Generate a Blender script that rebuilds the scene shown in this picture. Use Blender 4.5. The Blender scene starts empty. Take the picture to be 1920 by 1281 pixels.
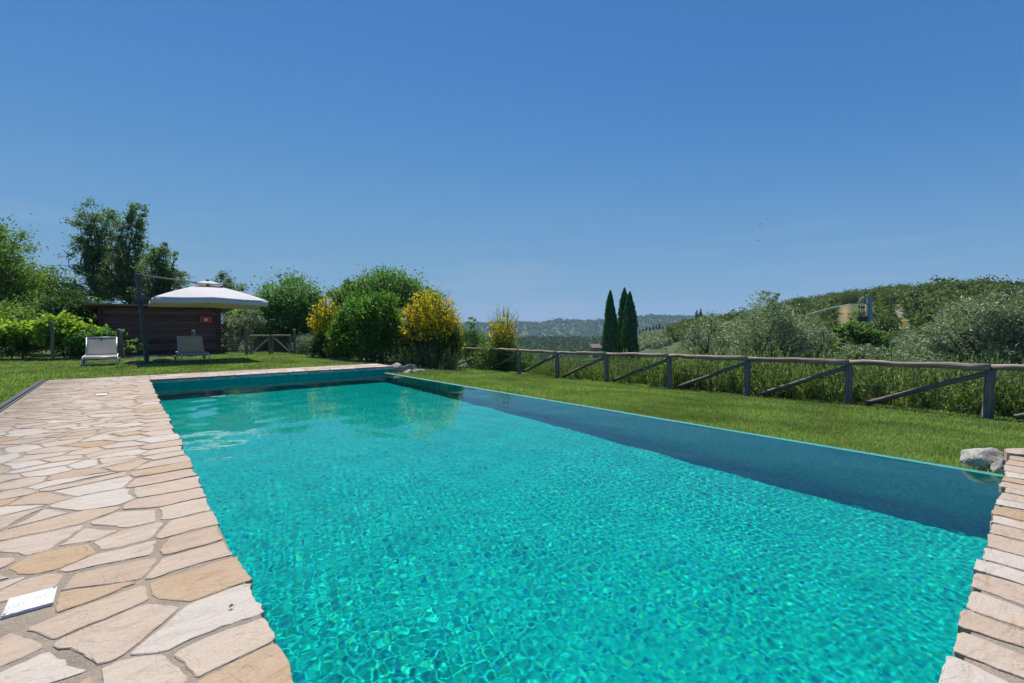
import bpy, bmesh, math, random
import numpy as np
from mathutils import Vector, Matrix

# ------------------------------------------------------------------ camera, sky, sun, exposure
S = bpy.context.scene
COL = S.collection
CAM_H = 1.05
YAW = math.radians(40.4)
TILT = math.atan(22.5 / 853.3)
cam_data = bpy.data.cameras.new("camera")
cam = bpy.data.objects.new("camera", cam_data)
COL.objects.link(cam)
cam.location = (0, 0, CAM_H)
cam.rotation_euler = (math.pi / 2 - TILT, 0, -YAW)
cam_data.sensor_width = 36.0
cam_data.lens = 16.0
cam_data.clip_start = 0.05
cam_data.clip_end = 20000
S.camera = cam

SUN_AZ = math.radians(21)      # clockwise from +Y
SUN_EL = math.radians(60)
world = bpy.data.worlds.new("World")
S.world = world
world.use_nodes = True
wn = world.node_tree.nodes
wl = world.node_tree.links
wn.clear()
w_out = wn.new("ShaderNodeOutputWorld")
w_bg = wn.new("ShaderNodeBackground")
w_sky = wn.new("ShaderNodeTexSky")
w_sky.sky_type = 'NISHITA'
w_sky.sun_disc = False
w_sky.sun_elevation = SUN_EL
w_sky.sun_rotation = SUN_AZ
w_sky.altitude = 300
w_sky.air_density = 1.0
w_sky.dust_density = 0.0
w_sky.ozone_density = 10.0
w_bg.inputs['Strength'].default_value = 0.057
# thin veils of high cloud low in the sky
w_tc = wn.new("ShaderNodeTexCoord")
w_map = wn.new("ShaderNodeMapping")
w_map.inputs['Scale'].default_value = (1.5, 1.5, 16.0)
w_noise = wn.new("ShaderNodeTexNoise")
w_noise.inputs['Scale'].default_value = 2.2
w_noise.inputs['Detail'].default_value = 5.0
w_rampn = wn.new("ShaderNodeValToRGB")
w_rampn.color_ramp.elements[0].position = 0.52
w_rampn.color_ramp.elements[1].position = 0.80
w_sep = wn.new("ShaderNodeSeparateXYZ")
w_band = wn.new("ShaderNodeValToRGB")
w_band.color_ramp.elements[0].position = 0.01
w_band.color_ramp.elements[0].color = (0.3, 0.3, 0.3, 1)
w_band.color_ramp.elements[1].position = 0.26
w_band.color_ramp.elements[1].color = (0, 0, 0, 1)
w_mul = wn.new("ShaderNodeMath"); w_mul.operation = 'MULTIPLY'
w_mix = wn.new("ShaderNodeMixRGB")
w_mix.inputs['Color2'].default_value = (7.0, 7.6, 8.4, 1)
wl.new(w_tc.outputs['Generated'], w_map.inputs['Vector'])
wl.new(w_map.outputs['Vector'], w_noise.inputs['Vector'])
wl.new(w_noise.outputs['Fac'], w_rampn.inputs['Fac'])
wl.new(w_tc.outputs['Generated'], w_sep.inputs['Vector'])
wl.new(w_sep.outputs['Z'], w_band.inputs['Fac'])
wl.new(w_rampn.outputs['Color'], w_mul.inputs[0])
wl.new(w_band.outputs['Color'], w_mul.inputs[1])
wl.new(w_mul.outputs['Value'], w_mix.inputs['Fac'])
# grade the clear sky to the deep, even blue of the photograph
w_s1 = wn.new("ShaderNodeVectorMath"); w_s1.operation = 'SCALE'; w_s1.inputs['Scale'].default_value = 0.08
w_cur = wn.new("ShaderNodeRGBCurve")
for ch, pts in ((0, [(0, 0), (.082, .056), (.144, .128), (.309, .205), (.52, .270), (1, .33)]), (1, [(0, 0), (.178, .208), (.300, .325), (.503, .385), (.61, .405), (1, .45)]), (2, [(0, 0), (.413, .530), (.597, .590), (.70, .575), (1, .60)])):
    c_ = w_cur.mapping.curves[ch]
    while len(c_.points) < len(pts): c_.points.new(.5, .5)
    for p_, q_ in zip(c_.points, pts): p_.location = q_
w_cur.mapping.update()
w_s2 = wn.new("ShaderNodeVectorMath"); w_s2.operation = 'SCALE'; w_s2.inputs['Scale'].default_value = 1 / 0.08
wl.new(w_sky.outputs['Color'], w_s1.inputs[0]); wl.new(w_s1.outputs['Vector'], w_cur.inputs['Color']); wl.new(w_cur.outputs['Color'], w_s2.inputs[0])
wl.new(w_s2.outputs['Vector'], w_mix.inputs['Color1'])
wl.new(w_mix.outputs['Color'], w_bg.inputs['Color'])
wl.new(w_bg.outputs['Background'], w_out.inputs['Surface'])

sun_data = bpy.data.lights.new("sun", 'SUN')
sun_data.energy = 5.0
sun_data.angle = math.radians(0.53)
sun_data.color = (1.0, 0.955, 0.89)
sun = bpy.data.objects.new("sun", sun_data)
COL.objects.link(sun)
SUNV = Vector((math.sin(SUN_AZ) * math.cos(SUN_EL), math.cos(SUN_AZ) * math.cos(SUN_EL), math.sin(SUN_EL)))
sun.rotation_euler = SUNV.to_track_quat('Z', 'Y').to_euler()
sun.location = (0, 0, 60)
sun_data.cycles.is_caustics_light = True

S.view_settings.view_transform = 'Standard'
S.view_settings.look = 'None'
S.view_settings.gamma = 1.0
S.view_settings.exposure = 0.5
S.render.engine = 'CYCLES'
S.cycles.use_denoising = True
S.cycles.max_bounces = 10
S.cycles.transmission_bounces = 8
S.cycles.transparent_max_bounces = 12
S.cycles.volume_bounces = 0
S.cycles.sample_clamp_indirect = 5.0
S.cycles.sample_clamp_direct = 3.0
S.cycles.blur_glossy = 0.5

# ------------------------------------------------------------------ helpers
def tag(o, label=None, cat=None, group=None, kind=None):
    if label: o['label'] = label
    if cat: o['category'] = cat
    if group: o['group'] = group
    if kind: o['kind'] = kind
    return o

def empty(name, loc, rz=0.0, label=None, cat=None, group=None):
    o = bpy.data.objects.new(name, None)
    COL.objects.link(o)
    o.empty_display_size = 0.2
    o.location = loc
    o.rotation_euler = (0, 0, rz)
    return tag(o, label, cat, group)

def link(name, me, material=None, parent=None, loc=None):
    o = bpy.data.objects.new(name, me)
    COL.objects.link(o)
    if material is not None:
        for m in (material if isinstance(material, (list, tuple)) else [material]):
            me.materials.append(m)
    if parent is not None: o.parent = parent
    if loc is not None: o.location = loc
    return o

def np_mesh(name, verts, faces, smooth=False):
    """faces: (N,k) int array, all the same size"""
    verts = np.asarray(verts, dtype=np.float32); faces = np.asarray(faces, dtype=np.int32)
    n, k = faces.shape
    me = bpy.data.meshes.new(name)
    me.vertices.add(len(verts)); me.vertices.foreach_set('co', verts.ravel())
    me.loops.add(n * k); me.loops.foreach_set('vertex_index', faces.ravel())
    me.polygons.add(n)
    me.polygons.foreach_set('loop_start', np.arange(0, n * k, k, dtype=np.int32))
    me.polygons.foreach_set('use_smooth', np.full(n, smooth, dtype=bool))
    me.update(calc_edges=True)
    return me

class MB:
    """gathers simple shapes and links them as one mesh"""
    def __init__(self): self.v = []; self.f = []
    def add(self, vs, fs):
        o = len(self.v); self.v += [tuple(p) for p in vs]; self.f += [tuple(i + o for i in f) for f in fs]
    def box(self, c, s, rot=None):
        M = rot if rot is not None else Matrix.Identity(3)
        vs = []
        for x in (-.5, .5):
            for y in (-.5, .5):
                for z in (-.5, .5):
                    vs.append(Vector(c) + M @ Vector((x * s[0], y * s[1], z * s[2])))
        self.add(vs, [(0, 1, 3, 2), (4, 6, 7, 5), (0, 4, 5, 1), (2, 3, 7, 6), (0, 2, 6, 4), (1, 5, 7, 3)])
    def bar(self, a, b, w, h):
        a = Vector(a); b = Vector(b); d = (b - a)
        q = d.to_track_quat('Y', 'Z').to_matrix()
        self.box((a + b) / 2, (w, d.length, h), q)
    def tube(self, pts, radii, n=8, cap=True):
        pts = [Vector(p) for p in pts]
        if not isinstance(radii, (list, tuple)): radii = [radii] * len(pts)
        vs = []; fs = []
        ref = None
        for i, p in enumerate(pts):
            d = (pts[min(i + 1, len(pts) - 1)] - pts[max(i - 1, 0)]).normalized()
            if ref is None:
                ref = Vector((0, 0, 1)) if abs(d.z) < .9 else Vector((1, 0, 0))
            x = d.cross(ref); 
            if x.length < 1e-4: x = d.orthogonal()
            x.normalize(); y = x.cross(d).normalized(); ref = y
            for k in range(n):
                a = 2 * math.pi * k / n
                vs.append(p + (x * math.cos(a) + y * math.sin(a)) * radii[i])
        for i in range(len(pts) - 1):
            for k in range(n):
                fs.append((i * n + k, i * n + (k + 1) % n, (i + 1) * n + (k + 1) % n, (i + 1) * n + k))
        if cap:
            fs.append(tuple(range(n - 1, -1, -1))); fs.append(tuple((len(pts) - 1) * n + k for k in range(n)))
        self.add(vs, fs)
    def poly(self, pts, z0, z1):
        n = len(pts)
        vs = [(p[0], p[1], z0) for p in pts] + [(p[0], p[1], z1) for p in pts]
        self.add(vs, [tuple(range(n - 1, -1, -1)), tuple(range(n, 2 * n))] + [(i, (i + 1) % n, n + (i + 1) % n, n + i) for i in range(n)])
    def build(self, name, material, parent=None, smooth=False, loc=None, bevel=0.0):
        me = bpy.data.meshes.new(name)
        me.from_pydata([tuple(p) for p in self.v], [], self.f)
        me.validate(); me.update()
        if smooth:
            me.polygons.foreach_set('use_smooth', np.ones(len(me.polygons), dtype=bool))
        o = link(name, me, material, parent, loc)
        if bevel:
            b = o.modifiers.new('bevel', 'BEVEL'); b.width = bevel; b.segments = 2; b.limit_method = 'ANGLE'
        return o

def copy_tree(o, parent=None):
    c = o.copy(); COL.objects.link(c)
    if parent is not None: c.parent = parent
    for ch in list(o.children): copy_tree(ch, c)
    return c

# ---- materials
def nodes(name):
    m = bpy.data.materials.new(name); m.use_nodes = True
    nt = m.node_tree; nt.nodes.clear()
    out = nt.nodes.new('ShaderNodeOutputMaterial')
    return m, nt, out

def N(nt, t, **kw):
    n = nt.nodes.new(t)
    for k, v in kw.items():
        if k.startswith('in_'):
            key = k[3:]
            n.inputs[int(key) if key.isdigit() else key.replace('_', ' ')].default_value = v
        else: setattr(n, k, v)
    return n

def ramp(nt, stops, src=None, interp='LINEAR'):
    r = nt.nodes.new('ShaderNodeValToRGB'); cr = r.color_ramp; cr.interpolation = interp
    while len(cr.elements) < len(stops): cr.elements.new(0.5)
    for e, (p, c) in zip(cr.elements, stops):
        e.position = p; e.color = (c[0], c[1], c[2], 1) if not isinstance(c, (int, float)) else (c, c, c, 1)
    if src is not None: nt.links.new(src, r.inputs['Fac'])
    return r

def noise(nt, scale, detail=4, rough=.55, vec=None, dist=0.0):
    n = N(nt, 'ShaderNodeTexNoise'); n.inputs['Scale'].default_value = scale; n.inputs['Detail'].default_value = detail
    n.inputs['Roughness'].default_value = rough; n.inputs['Distortion'].default_value = dist
    if vec is not None: nt.links.new(vec, n.inputs['Vector'])
    return n

def coords(nt, scale=(1, 1, 1), rot=(0, 0, 0), world_pos=False):
    if world_pos:
        t = N(nt, 'ShaderNodeNewGeometry').outputs['Position']
    else:
        t = N(nt, 'ShaderNodeTexCoord').outputs['Object']
    mp = N(nt, 'ShaderNodeMapping'); mp.inputs['Scale'].default_value = scale; mp.inputs['Rotation'].default_value = rot
    nt.links.new(t, mp.inputs['Vector'])
    return mp.outputs['Vector']

def mixc(nt, fac, a, b, mode='MIX'):
    m = N(nt, 'ShaderNodeMixRGB'); m.blend_type = mode
    for k, v in (('Fac', fac), ('Color1', a), ('Color2', b)):
        if hasattr(v, 'is_output') or hasattr(v, 'links'): nt.links.new(v, m.inputs[k])
        elif isinstance(v, (int, float)): m.inputs[k].default_value = v if k == 'Fac' else (v, v, v, 1)
        else: m.inputs[k].default_value = (v[0], v[1], v[2], 1)
    return m.outputs['Color']

def bump(nt, h, strength, dist=0.01):
    b = N(nt, 'ShaderNodeBump'); b.inputs['Strength'].default_value = strength; b.inputs['Distance'].default_value = dist
    nt.links.new(h, b.inputs['Height'])
    return b.outputs['Normal']

def pbr(nt, out, color, rough=.6, normal=None, metal=0.0, spec=.5):
    p = N(nt, 'ShaderNodeBsdfPrincipled')
    if isinstance(color, (tuple, list)): p.inputs['Base Color'].default_value = (*color, 1)
    else: nt.links.new(color, p.inputs['Base Color'])
    if isinstance(rough, (int, float)): p.inputs['Roughness'].default_value = rough
    else: nt.links.new(rough, p.inputs['Roughness'])
    p.inputs['Metallic'].default_value = metal
    p.inputs['Specular IOR Level'].default_value = spec
    if normal is not None: nt.links.new(normal, p.inputs['Normal'])
    nt.links.new(p.outputs['BSDF'], out.inputs['Surface'])
    return p

def simple(name, color, rough=.6, var=.15, scale=8, metal=0.0, bmp=0.0, stretch=(1, 1, 1)):
    m, nt, out = nodes(name)
    v = coords(nt, stretch)
    n = noise(nt, scale, 5, .6, v)
    lo = tuple(c * (1 - var) for c in color); hi = tuple(min(1, c * (1 + var)) for c in color)
    c = ramp(nt, [(.3, lo), (.7, hi)], n.outputs['Fac']).outputs['Color']
    nm = bump(nt, n.outputs['Fac'], bmp, .02) if bmp else None
    pbr(nt, out, c, rough, nm, metal)
    return m

def leafmat(name, cols, rough=.45, trans=.35, spec=.4, patch=0.0, gain=1.9):
    """cols: list of greens spread over the leaves at random"""
    m, nt, out = nodes(name)
    g = N(nt, 'ShaderNodeNewGeometry')
    stops = [(i / max(1, len(cols) - 1), tuple(min(.9, q * gain) for q in c)) for i, c in enumerate(cols)]
    c = ramp(nt, stops, g.outputs['Random Per Island']).outputs['Color']
    if patch:
        n = noise(nt, 0.9, 2, .5, coords(nt))
        f = ramp(nt, [(.38, (1 - patch,) * 3), (.62, (1 + patch,) * 3)], n.outputs['Fac']).outputs['Color']
        c = mixc(nt, 1.0, c, f, 'MULTIPLY')
    p = N(nt, 'ShaderNodeBsdfPrincipled')
    nt.links.new(c, p.inputs['Base Color'])
    p.inputs['Roughness'].default_value = min(.8, rough + .12); p.inputs['Specular IOR Level'].default_value = spec * .7
    t = N(nt, 'ShaderNodeBsdfTranslucent')
    tc = mixc(nt, 1.0, c, (1.15, 1.25, .55), 'MULTIPLY')
    nt.links.new(tc, t.inputs['Color'])
    mx = N(nt, 'ShaderNodeMixShader'); mx.inputs['Fac'].default_value = trans
    nt.links.new(p.outputs['BSDF'], mx.inputs[1]); nt.links.new(t.outputs['BSDF'], mx.inputs[2])
    nt.links.new(mx.outputs['Shader'], out.inputs['Surface'])
    return m

def sstep(a, b, x):
    t = np.clip((np.asarray(x, dtype=float) - a) / (b - a), 0, 1)
    return t * t * (3 - 2 * t)

# ------------------------------------------------------------------ lie of the land
FV = np.array([math.sin(YAW), math.cos(YAW)]); RV = np.array([math.cos(YAW), -math.sin(YAW)])
BEND_P = [700, 980, 1012, 1050, 1091, 1131, 1215, 1270, 1400, 1700]
BEND_Y = [612, 606.5, 607.5, 601, 604, 603, 595, 597, 600, 606]
RIDGE_P = [1130, 1200, 1260, 1300, 1400, 1500, 1600, 1700, 1800, 1920, 2300, 4000]
RIDGE_Y = [645, 630, 622, 613, 590, 567, 552, 545, 541, 541, 540, 545]

def lawn_z(v, u):
    v = np.asarray(v, dtype=float); u = np.asarray(u, dtype=float)
    a = sstep(4.6, 12.2, v)
    z = -0.03 - a * (0.50 + 0.02 * np.clip(u - 2, 0, 14))
    rim = sstep(5.3, 5.7, v) * (1 - sstep(12.3, 14.0, u))
    z = np.minimum(z, z * (1 - rim) + rim * (-0.21 - 0.065 * np.clip(v - 5.6, 0, 7) * 0.75))
    return z + 0.018 * np.sin(v * 1.3 + u * .4) * np.sin(u * .9 - .3 * v) * sstep(5.8, 7, v)

def land_z(v, u):
    v = np.asarray(v, dtype=float); u = np.asarray(u, dtype=float)
    d = np.hypot(v, u)
    zf = np.maximum(v * FV[0] + u * FV[1], 1e-3); x = v * RV[0] + u * RV[1]
    px = np.clip(960 + 853.3 * x / zf, -3000, 5000)
    px = np.where(v * FV[0] + u * FV[1] <= 0.05 * d, np.where(x > 0, 5000, -3000), px)
    s = np.clip(v - 12.2, 0, None)
    near = lawn_z(np.minimum(v, 12.2), u) - 5.2 * (1 - np.exp(-s / 16.0))
    # the valley and the blue hills beyond it
    valley = np.interp(d, [0, 60, 150, 420, 700, 900, 1100, 1700, 2200], [-4, -8, -13, -40, -34, -21, -42, -110, -130])
    by = np.interp(px, BEND_P, BEND_Y)
    crest = CAM_H + (618 - by) / 853.3 * 3100
    rise = sstep(2000, 3100, d)
    valley = valley * (1 - rise) + crest * rise - 160 * sstep(3300, 4600, d)
    roll = (np.sin(d / 260 + px / 60) * np.sin(px / 37 + d / 900) * 9) * sstep(1200, 2200, d) * (1 - sstep(2750, 3050, d))
    valley = valley + roll
    # the wooded hill on the right
    ry = np.interp(px, RIDGE_P, RIDGE_Y)
    dr = np.interp(px, [1130, 1300, 1500, 1900, 2600], [460, 430, 340, 280, 260])
    rz = CAM_H + (618 - ry) / 853.3 * dr / np.sqrt(1 + ((np.clip(px, 900, 2600) - 960) / 853.3) ** 2) - 4.5 * sstep(1270, 1420, px)
    t = np.clip((d - 45) / (dr - 45), 0, 1)
    hill = -7.0 + (rz + 7.0) * (0.35 * t + 0.65 * t * t * (3 - 2 * t)) - np.clip(d - dr, 0, None) * 0.28
    hill = hill + 1.2 * np.sin(px / 45 + d / 30) * np.sin(d / 17) * t * (1 - t) * 3
    wh = sstep(1120, 1215, px)
    far = np.where(d > 700, np.maximum(valley, hill * wh + valley * (1 - wh)), hill * wh + valley * (1 - wh))
    # the terrace the garden stands on runs on to the left
    wl_ = 1 - sstep(620, 960, px)
    terrace = -0.03 - 34 * sstep(60, 320, d)
    far = far * (1 - wl_ * (1 - sstep(320, 900, d))) + terrace * wl_ * (1 - sstep(320, 900, d))
    k = sstep(26, 75, d)
    return near * (1 - k) + far * k

def at(px, py, Z):
    """a point of the place given by view column, view row and distance ahead (used to write down measured positions)"""
    x = (px - 960) / 853.3; y = -(py - 640.5) / 853.3
    fz = math.cos(TILT) + y * math.sin(TILT); up = -math.sin(TILT) + y * math.cos(TILT)
    k = Z / fz
    return Vector((float(RV[0] * x * k + FV[0] * Z), float(RV[1] * x * k + FV[1] * Z), CAM_H + up * k))
def ground_at(px, Z):
    p = at(px, 618, Z); p.z = float(land_z(p.x, p.y)); return p

# ------------------------------------------------------------------ ground and terrain
def grass_ground():
    m, nt, out = nodes('lawn_soil')
    v = coords(nt, world_pos=True)
    n1 = noise(nt, .55, 4, .6, v); n2 = noise(nt, 14, 5, .7, v)
    c1 = ramp(nt, [(.35, (.055, .105, .020)), (.55, (.090, .140, .030)), (.72, (.15, .16, .055))], n1.outputs['Fac']).outputs['Color']
    c2 = ramp(nt, [(.3, (.55, .55, .5)), (.7, (1.3, 1.25, 1.1))], n2.outputs['Fac']).outputs['Color']
    pbr(nt, out, mixc(nt, 1.0, c1, c2, 'MULTIPLY'), .9, bump(nt, n2.outputs['Fac'], .6, .03), spec=.2)
    return m

def land_mat():
    m, nt, out = nodes('hill_ground')
    v = coords(nt, world_pos=True)
    n1 = noise(nt, .012, 6, .6, v); n2 = noise(nt, .12, 5, .65, v); n3 = noise(nt, .0045, 3, .5, v, .8)
    c = ramp(nt, [(.32, (.035, .062, .022)), (.5, (.060, .095, .032)), (.62, (.090, .120, .045)), (.74, (.17, .165, .075))], n1.outputs['Fac']).outputs['Color']
    f = ramp(nt, [(.3, (.6, .6, .6)), (.7, (1.35, 1.3, 1.25))], n2.outputs['Fac']).outputs['Color']
    fields = ramp(nt, [(.60, 0.0), (.66, 1.0)], n3.outputs['Fac']).outputs['Color']
    c = mixc(nt, fields, c, (.12, .135, .05))
    c = mixc(nt, 1.0, c, f, 'MULTIPLY')
    at_ = N(nt, 'ShaderNodeAttribute'); at_.attribute_name = 'soil'
    c = mixc(nt, at_.outputs['Fac'], c, mixc(nt, n2.outputs['Fac'], (.20, .115, .055), (.36, .26, .15)))
    pbr(nt, out, c, .95, spec=.1)
    return m

def build_ground():
    # lawn: a grid with the pool and its paving left out
    vs = sorted(set([round(x, 3) for x in np.arange(-15, -1.3, .45)] + [-1.3, -1.1] + [round(x, 3) for x in np.arange(-.9, 5.4, .45)] + [5.45, 5.6, 5.75, 5.9, 6.05] + [round(x, 3) for x in np.arange(6.3, 13.2, .3)]))
    us = sorted(set([round(x, 3) for x in np.arange(-7, -.9, .5)] + [round(x, 3) for x in np.arange(-.75, 12.3, .3)] + [12.1, 12.4, 13.25, 13.45] + [round(x, 3) for x in np.arange(13.6, 30.1, .45)]))
    V, U = np.meshgrid(vs, us)
    Z = lawn_z(V, U)
    nv = len(vs); nu = len(us)
    verts = np.stack([V, U, Z], -1).reshape(-1, 3)
    faces = []
    for j in range(nu - 1):
        for i in range(nv - 1):
            cx = (vs[i] + vs[i + 1]) / 2; cy = (us[j] + us[j + 1]) / 2
            if -1.3 < cx < 5.6 and -1.5 < cy < 13.25: continue
            faces.append((j * nv + i, j * nv + i + 1, (j + 1) * nv + i + 1, (j + 1) * nv + i))
    o = link('lawn', np_mesh('lawn', verts, faces, True), grass_ground())
    tag(o, kind='structure', label='sloping green lawn round the pool')
    # the hills: rings widening with distance
    az = np.radians(np.concatenate([np.arange(-180, -62, 6), np.arange(-62, -10, 1.0), np.arange(-10, 62, .3), np.arange(62, 180, 6)]))
    ds = np.concatenate([np.linspace(9, 60, 40), np.geomspace(62, 520, 80), np.geomspace(535, 5200, 80)])
    A, D = np.meshgrid(az + YAW, ds)
    X = np.sin(A) * D; Y = np.cos(A) * D
    Zt = land_z(X, Y)
    inside = sstep(-16, -14.5, X) * (1 - sstep(12.4, 13.0, X)) * sstep(-8, -6.5, Y) * (1 - sstep(29, 30, Y))
    Zt = Zt - inside * 2.6
    na = len(az)
    idx = np.arange(len(ds) * na).reshape(len(ds), na)
    a = idx[:-1, :]; b = np.roll(idx, -1, 1)[:-1, :]; c = np.roll(idx, -1, 1)[1:, :]; d = idx[1:, :]
    f = np.stack([a, b, c, d], -1).reshape(-1, 4)
    me = np_mesh('terrain', np.stack([X, Y, Zt], -1).reshape(-1, 3), f, True)
    zf = np.maximum(X * FV[0] + Y * FV[1], .001); px = 960 + 853.3 * (X * RV[0] + Y * RV[1]) / zf
    soil = np.zeros_like(X)
    for (pc, dc, wp, wd, k) in ((1583, 218, 8, 50, .9), (1625, 226, 9, 24, .9), (1687, 168, 9, 22, .8), (1648, 190, 20, 9, .7), (1706, 168, 14, 8, .8)):
        soil = np.maximum(soil, k * np.exp(-((px - pc) / wp) ** 2 - ((D - dc) / wd) ** 2) * (zf > 1))
    at_ = me.attributes.new('soil', 'FLOAT', 'POINT'); at_.data.foreach_set('value', soil.ravel().astype(np.float32))
    o = link('terrain', me, land_mat())
    tag(o, kind='structure', label='valley and hills round the garden')
build_ground()

# ------------------------------------------------------------------ pool
PV0, PV1, PU0, PU1 = .365, 5.50, .165, 12.13
WZ = -.17; FLOOR = WZ - 1.40

def liner_mat():
    m, nt, out = nodes('pool_liner_light_flecks')
    v = coords(nt, world_pos=True)
    vo = N(nt, 'ShaderNodeTexVoronoi'); vo.distance = 'CHEBYCHEV'; vo.inputs['Scale'].default_value = 42; vo.inputs['Randomness'].default_value = .15
    nt.links.new(v, vo.inputs['Vector'])
    sp = N(nt, 'ShaderNodeSeparateColor'); nt.links.new(vo.outputs['Color'], sp.inputs['Color'])
    c = ramp(nt, [(0, (.0, .17, .28)), (.10, (.0, .29, .31)), (.5, (.0, .365, .325)), (.88, (.0, .41, .345)), (1, (.015, .50, .28))], sp.outputs['Red']).outputs['Color']  # sunlight split by the ripples is painted in as blue to yellow-green flecks
    n = noise(nt, 1.2, 3, .5, v)
    f = ramp(nt, [(.3, (.93, .95, .95)), (.7, (1.05, 1.04, 1.04))], n.outputs['Fac']).outputs['Color']
    pbr(nt, out, mixc(nt, 1.0, c, f, 'MULTIPLY'), .6, spec=.02)
    return m
def rim_mat():
    m, nt, out = nodes('pool_rim_mosaic')
    v = coords(nt, world_pos=True)
    n = noise(nt, 30, 3, .5, v); n2 = noise(nt, 2.5, 4, .6, v)
    c = ramp(nt, [(.35, (.045, .22, .20)), (.65, (.065, .28, .255))], n.outputs['Fac']).outputs['Color']
    f = ramp(nt, [(.3, (.86, .9, .9)), (.7, (1.06, 1.05, 1.05))], n2.outputs['Fac']).outputs['Color']
    pbr(nt, out, mixc(nt, 1.0, c, f, 'MULTIPLY'), .45)
    return m
LINER = liner_mat(); RIM = rim_mat()

def build_pool():
    b = MB()
    zt = -.045
    # floor and the inner faces, then the outer mass
    b.add([(PV0, PU0, FLOOR), (PV1, PU0, FLOOR), (PV1, PU1, FLOOR), (PV0, PU1, FLOOR)], [(0, 1, 2, 3)])
    b.add([(PV0, PU0, FLOOR), (PV0, PU1, FLOOR), (PV0, PU1, zt), (PV0, PU0, zt)], [(0, 1, 2, 3)])
    b.add([(PV0, PU1, FLOOR), (PV1, PU1, FLOOR), (PV1, PU1, zt), (PV0, PU1, zt)], [(0, 1, 2, 3)])
    b.add([(PV1, PU0, FLOOR), (PV0, PU0, FLOOR), (PV0, PU0, zt), (PV1, PU0, zt)], [(0, 1, 2, 3)])
    b.add([(PV1, PU1, FLOOR), (PV1, PU0, FLOOR), (PV1, PU0, WZ + .004), (PV1, PU1, WZ + .004)], [(0, 1, 2, 3)])
    o = b.build('pool_basin', LINER)
    tag(o, kind='structure', label='teal basin of the swimming pool with light flecks painted in')
    o.cycles.is_caustics_receiver = True
    # overflow rim on the valley side and the wall ends that carry the coping
    r = MB()
    w = PV1 + .10
    r.add([(PV1, PU0, WZ + .004), (w, PU0, WZ + .002), (w, PU1, WZ + .002), (PV1, PU1, WZ + .004)], [(0, 1, 2, 3)])
    r.add([(w, PU0, WZ + .002), (w, PU0, -1.2), (w, PU1, -1.2), (w, PU1, WZ + .002)], [(0, 1, 2, 3)])
    # end walls: faces next to the rim
    r.add([(PV1, PU1, WZ + .004), (5.90, PU1, WZ - .3), (5.90, PU1, -.045), (PV1, PU1, -.045)], [(0, 1, 2, 3)])
    r.add([(5.90, PU1, -.8), (5.90, 13.35, -.8), (5.90, 13.35, -.045), (5.90, PU1, -.045)], [(0, 1, 2, 3)])
    r.add([(5.90, PU1, -.8), (5.90, PU1, WZ - .3), (PV1 + .1, PU1, WZ - .3), (PV1 + .1, PU1, -.8)], [(0, 1, 2, 3)])
    o = r.build('pool_rim', RIM)
    tag(o, kind='structure', label='pale teal overflow rim of the pool')
    # painted band under the far coping
    k = MB(); k.box(((PV0 + 5.9) / 2, PU1 - .008, -.063), (5.9 - PV0, .03, .036))
    o = k.build('coping_band', simple('coping_band', (.24, .43, .39), .6, .25, 14))
    tag(o, kind='structure', label='grey green band below the far coping')

def water_z(V, U, rng):
    z = np.zeros_like(V)
    env = .66 + .26 * np.sin(V * 1.3 + .4 * U + .6) * np.sin(U * .75 - .5 * V + 1.9) + .16 * np.sin(V * 2.9 - U * 1.1) * np.sin(U * 2.3 + V * .8 + 1)
    near = np.exp(-((V - .75) ** 2 / .8 + (U - 1.9) ** 2 / 1.6))
    env = env * .75 + 1.25 * near
    fade = 1 - .55 * sstep(4.0, 6.5, U)
    for k in range(64):
        lam = .024 * (10 ** rng.uniform(0, .70))
        th = rng.normal(.7, .9) if k % 2 else rng.uniform(0, 2 * math.pi)
        q = 2 * math.pi / lam
        slope = .0031 * (lam / .1) ** .08
        z += slope / q * np.sin(q * (V * math.cos(th) + U * math.sin(th)) + rng.uniform(0, 7) + .9 * np.sin(V * 1.4 + k) + .9 * np.sin(U * 1.1 + 2 * k)) * env * (fade if lam < .10 else 1)
    for k in range(10):
        lam = rng.uniform(.35, 1.1); th = rng.uniform(0, 2 * math.pi); q = 2 * math.pi / lam
        z += .0045 / q * np.sin(q * (V * math.cos(th) + U * math.sin(th)) + rng.uniform(0, 7))
    return z

def build_water():
    rng = np.random.default_rng(5)
    v = np.linspace(PV0 - .004, PV1 + .004, 580); u = np.concatenate([np.linspace(PU0 - .004, 4.0, 440, endpoint=False), np.linspace(4.0, PU1 + .004, 640)])
    V, U = np.meshgrid(v, u)
    Z = WZ + water_z(V, U, rng)
    i = np.arange(V.size).reshape(V.shape)
    f = np.stack([i[:-1, :-1], i[:-1, 1:], i[1:, 1:], i[1:, :-1]], -1).reshape(-1, 4)
    m, nt, out = nodes('pool_water')
    g = N(nt, 'ShaderNodeBsdfGlass'); g.inputs['IOR'].default_value = 1.333; g.inputs['Roughness'].default_value = 0.0
    g.inputs['Color'].default_value = (.80, 1, 1, 1)
    nt.links.new(g.outputs['BSDF'], out.inputs['Surface'])
    o = link('pool_water', np_mesh('pool_water', np.stack([V, U, Z], -1).reshape(-1, 3), f, True), m)
    tag(o, kind='structure', label='rippled turquoise water of the swimming pool')
    o.cycles.is_caustics_caster = True
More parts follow.
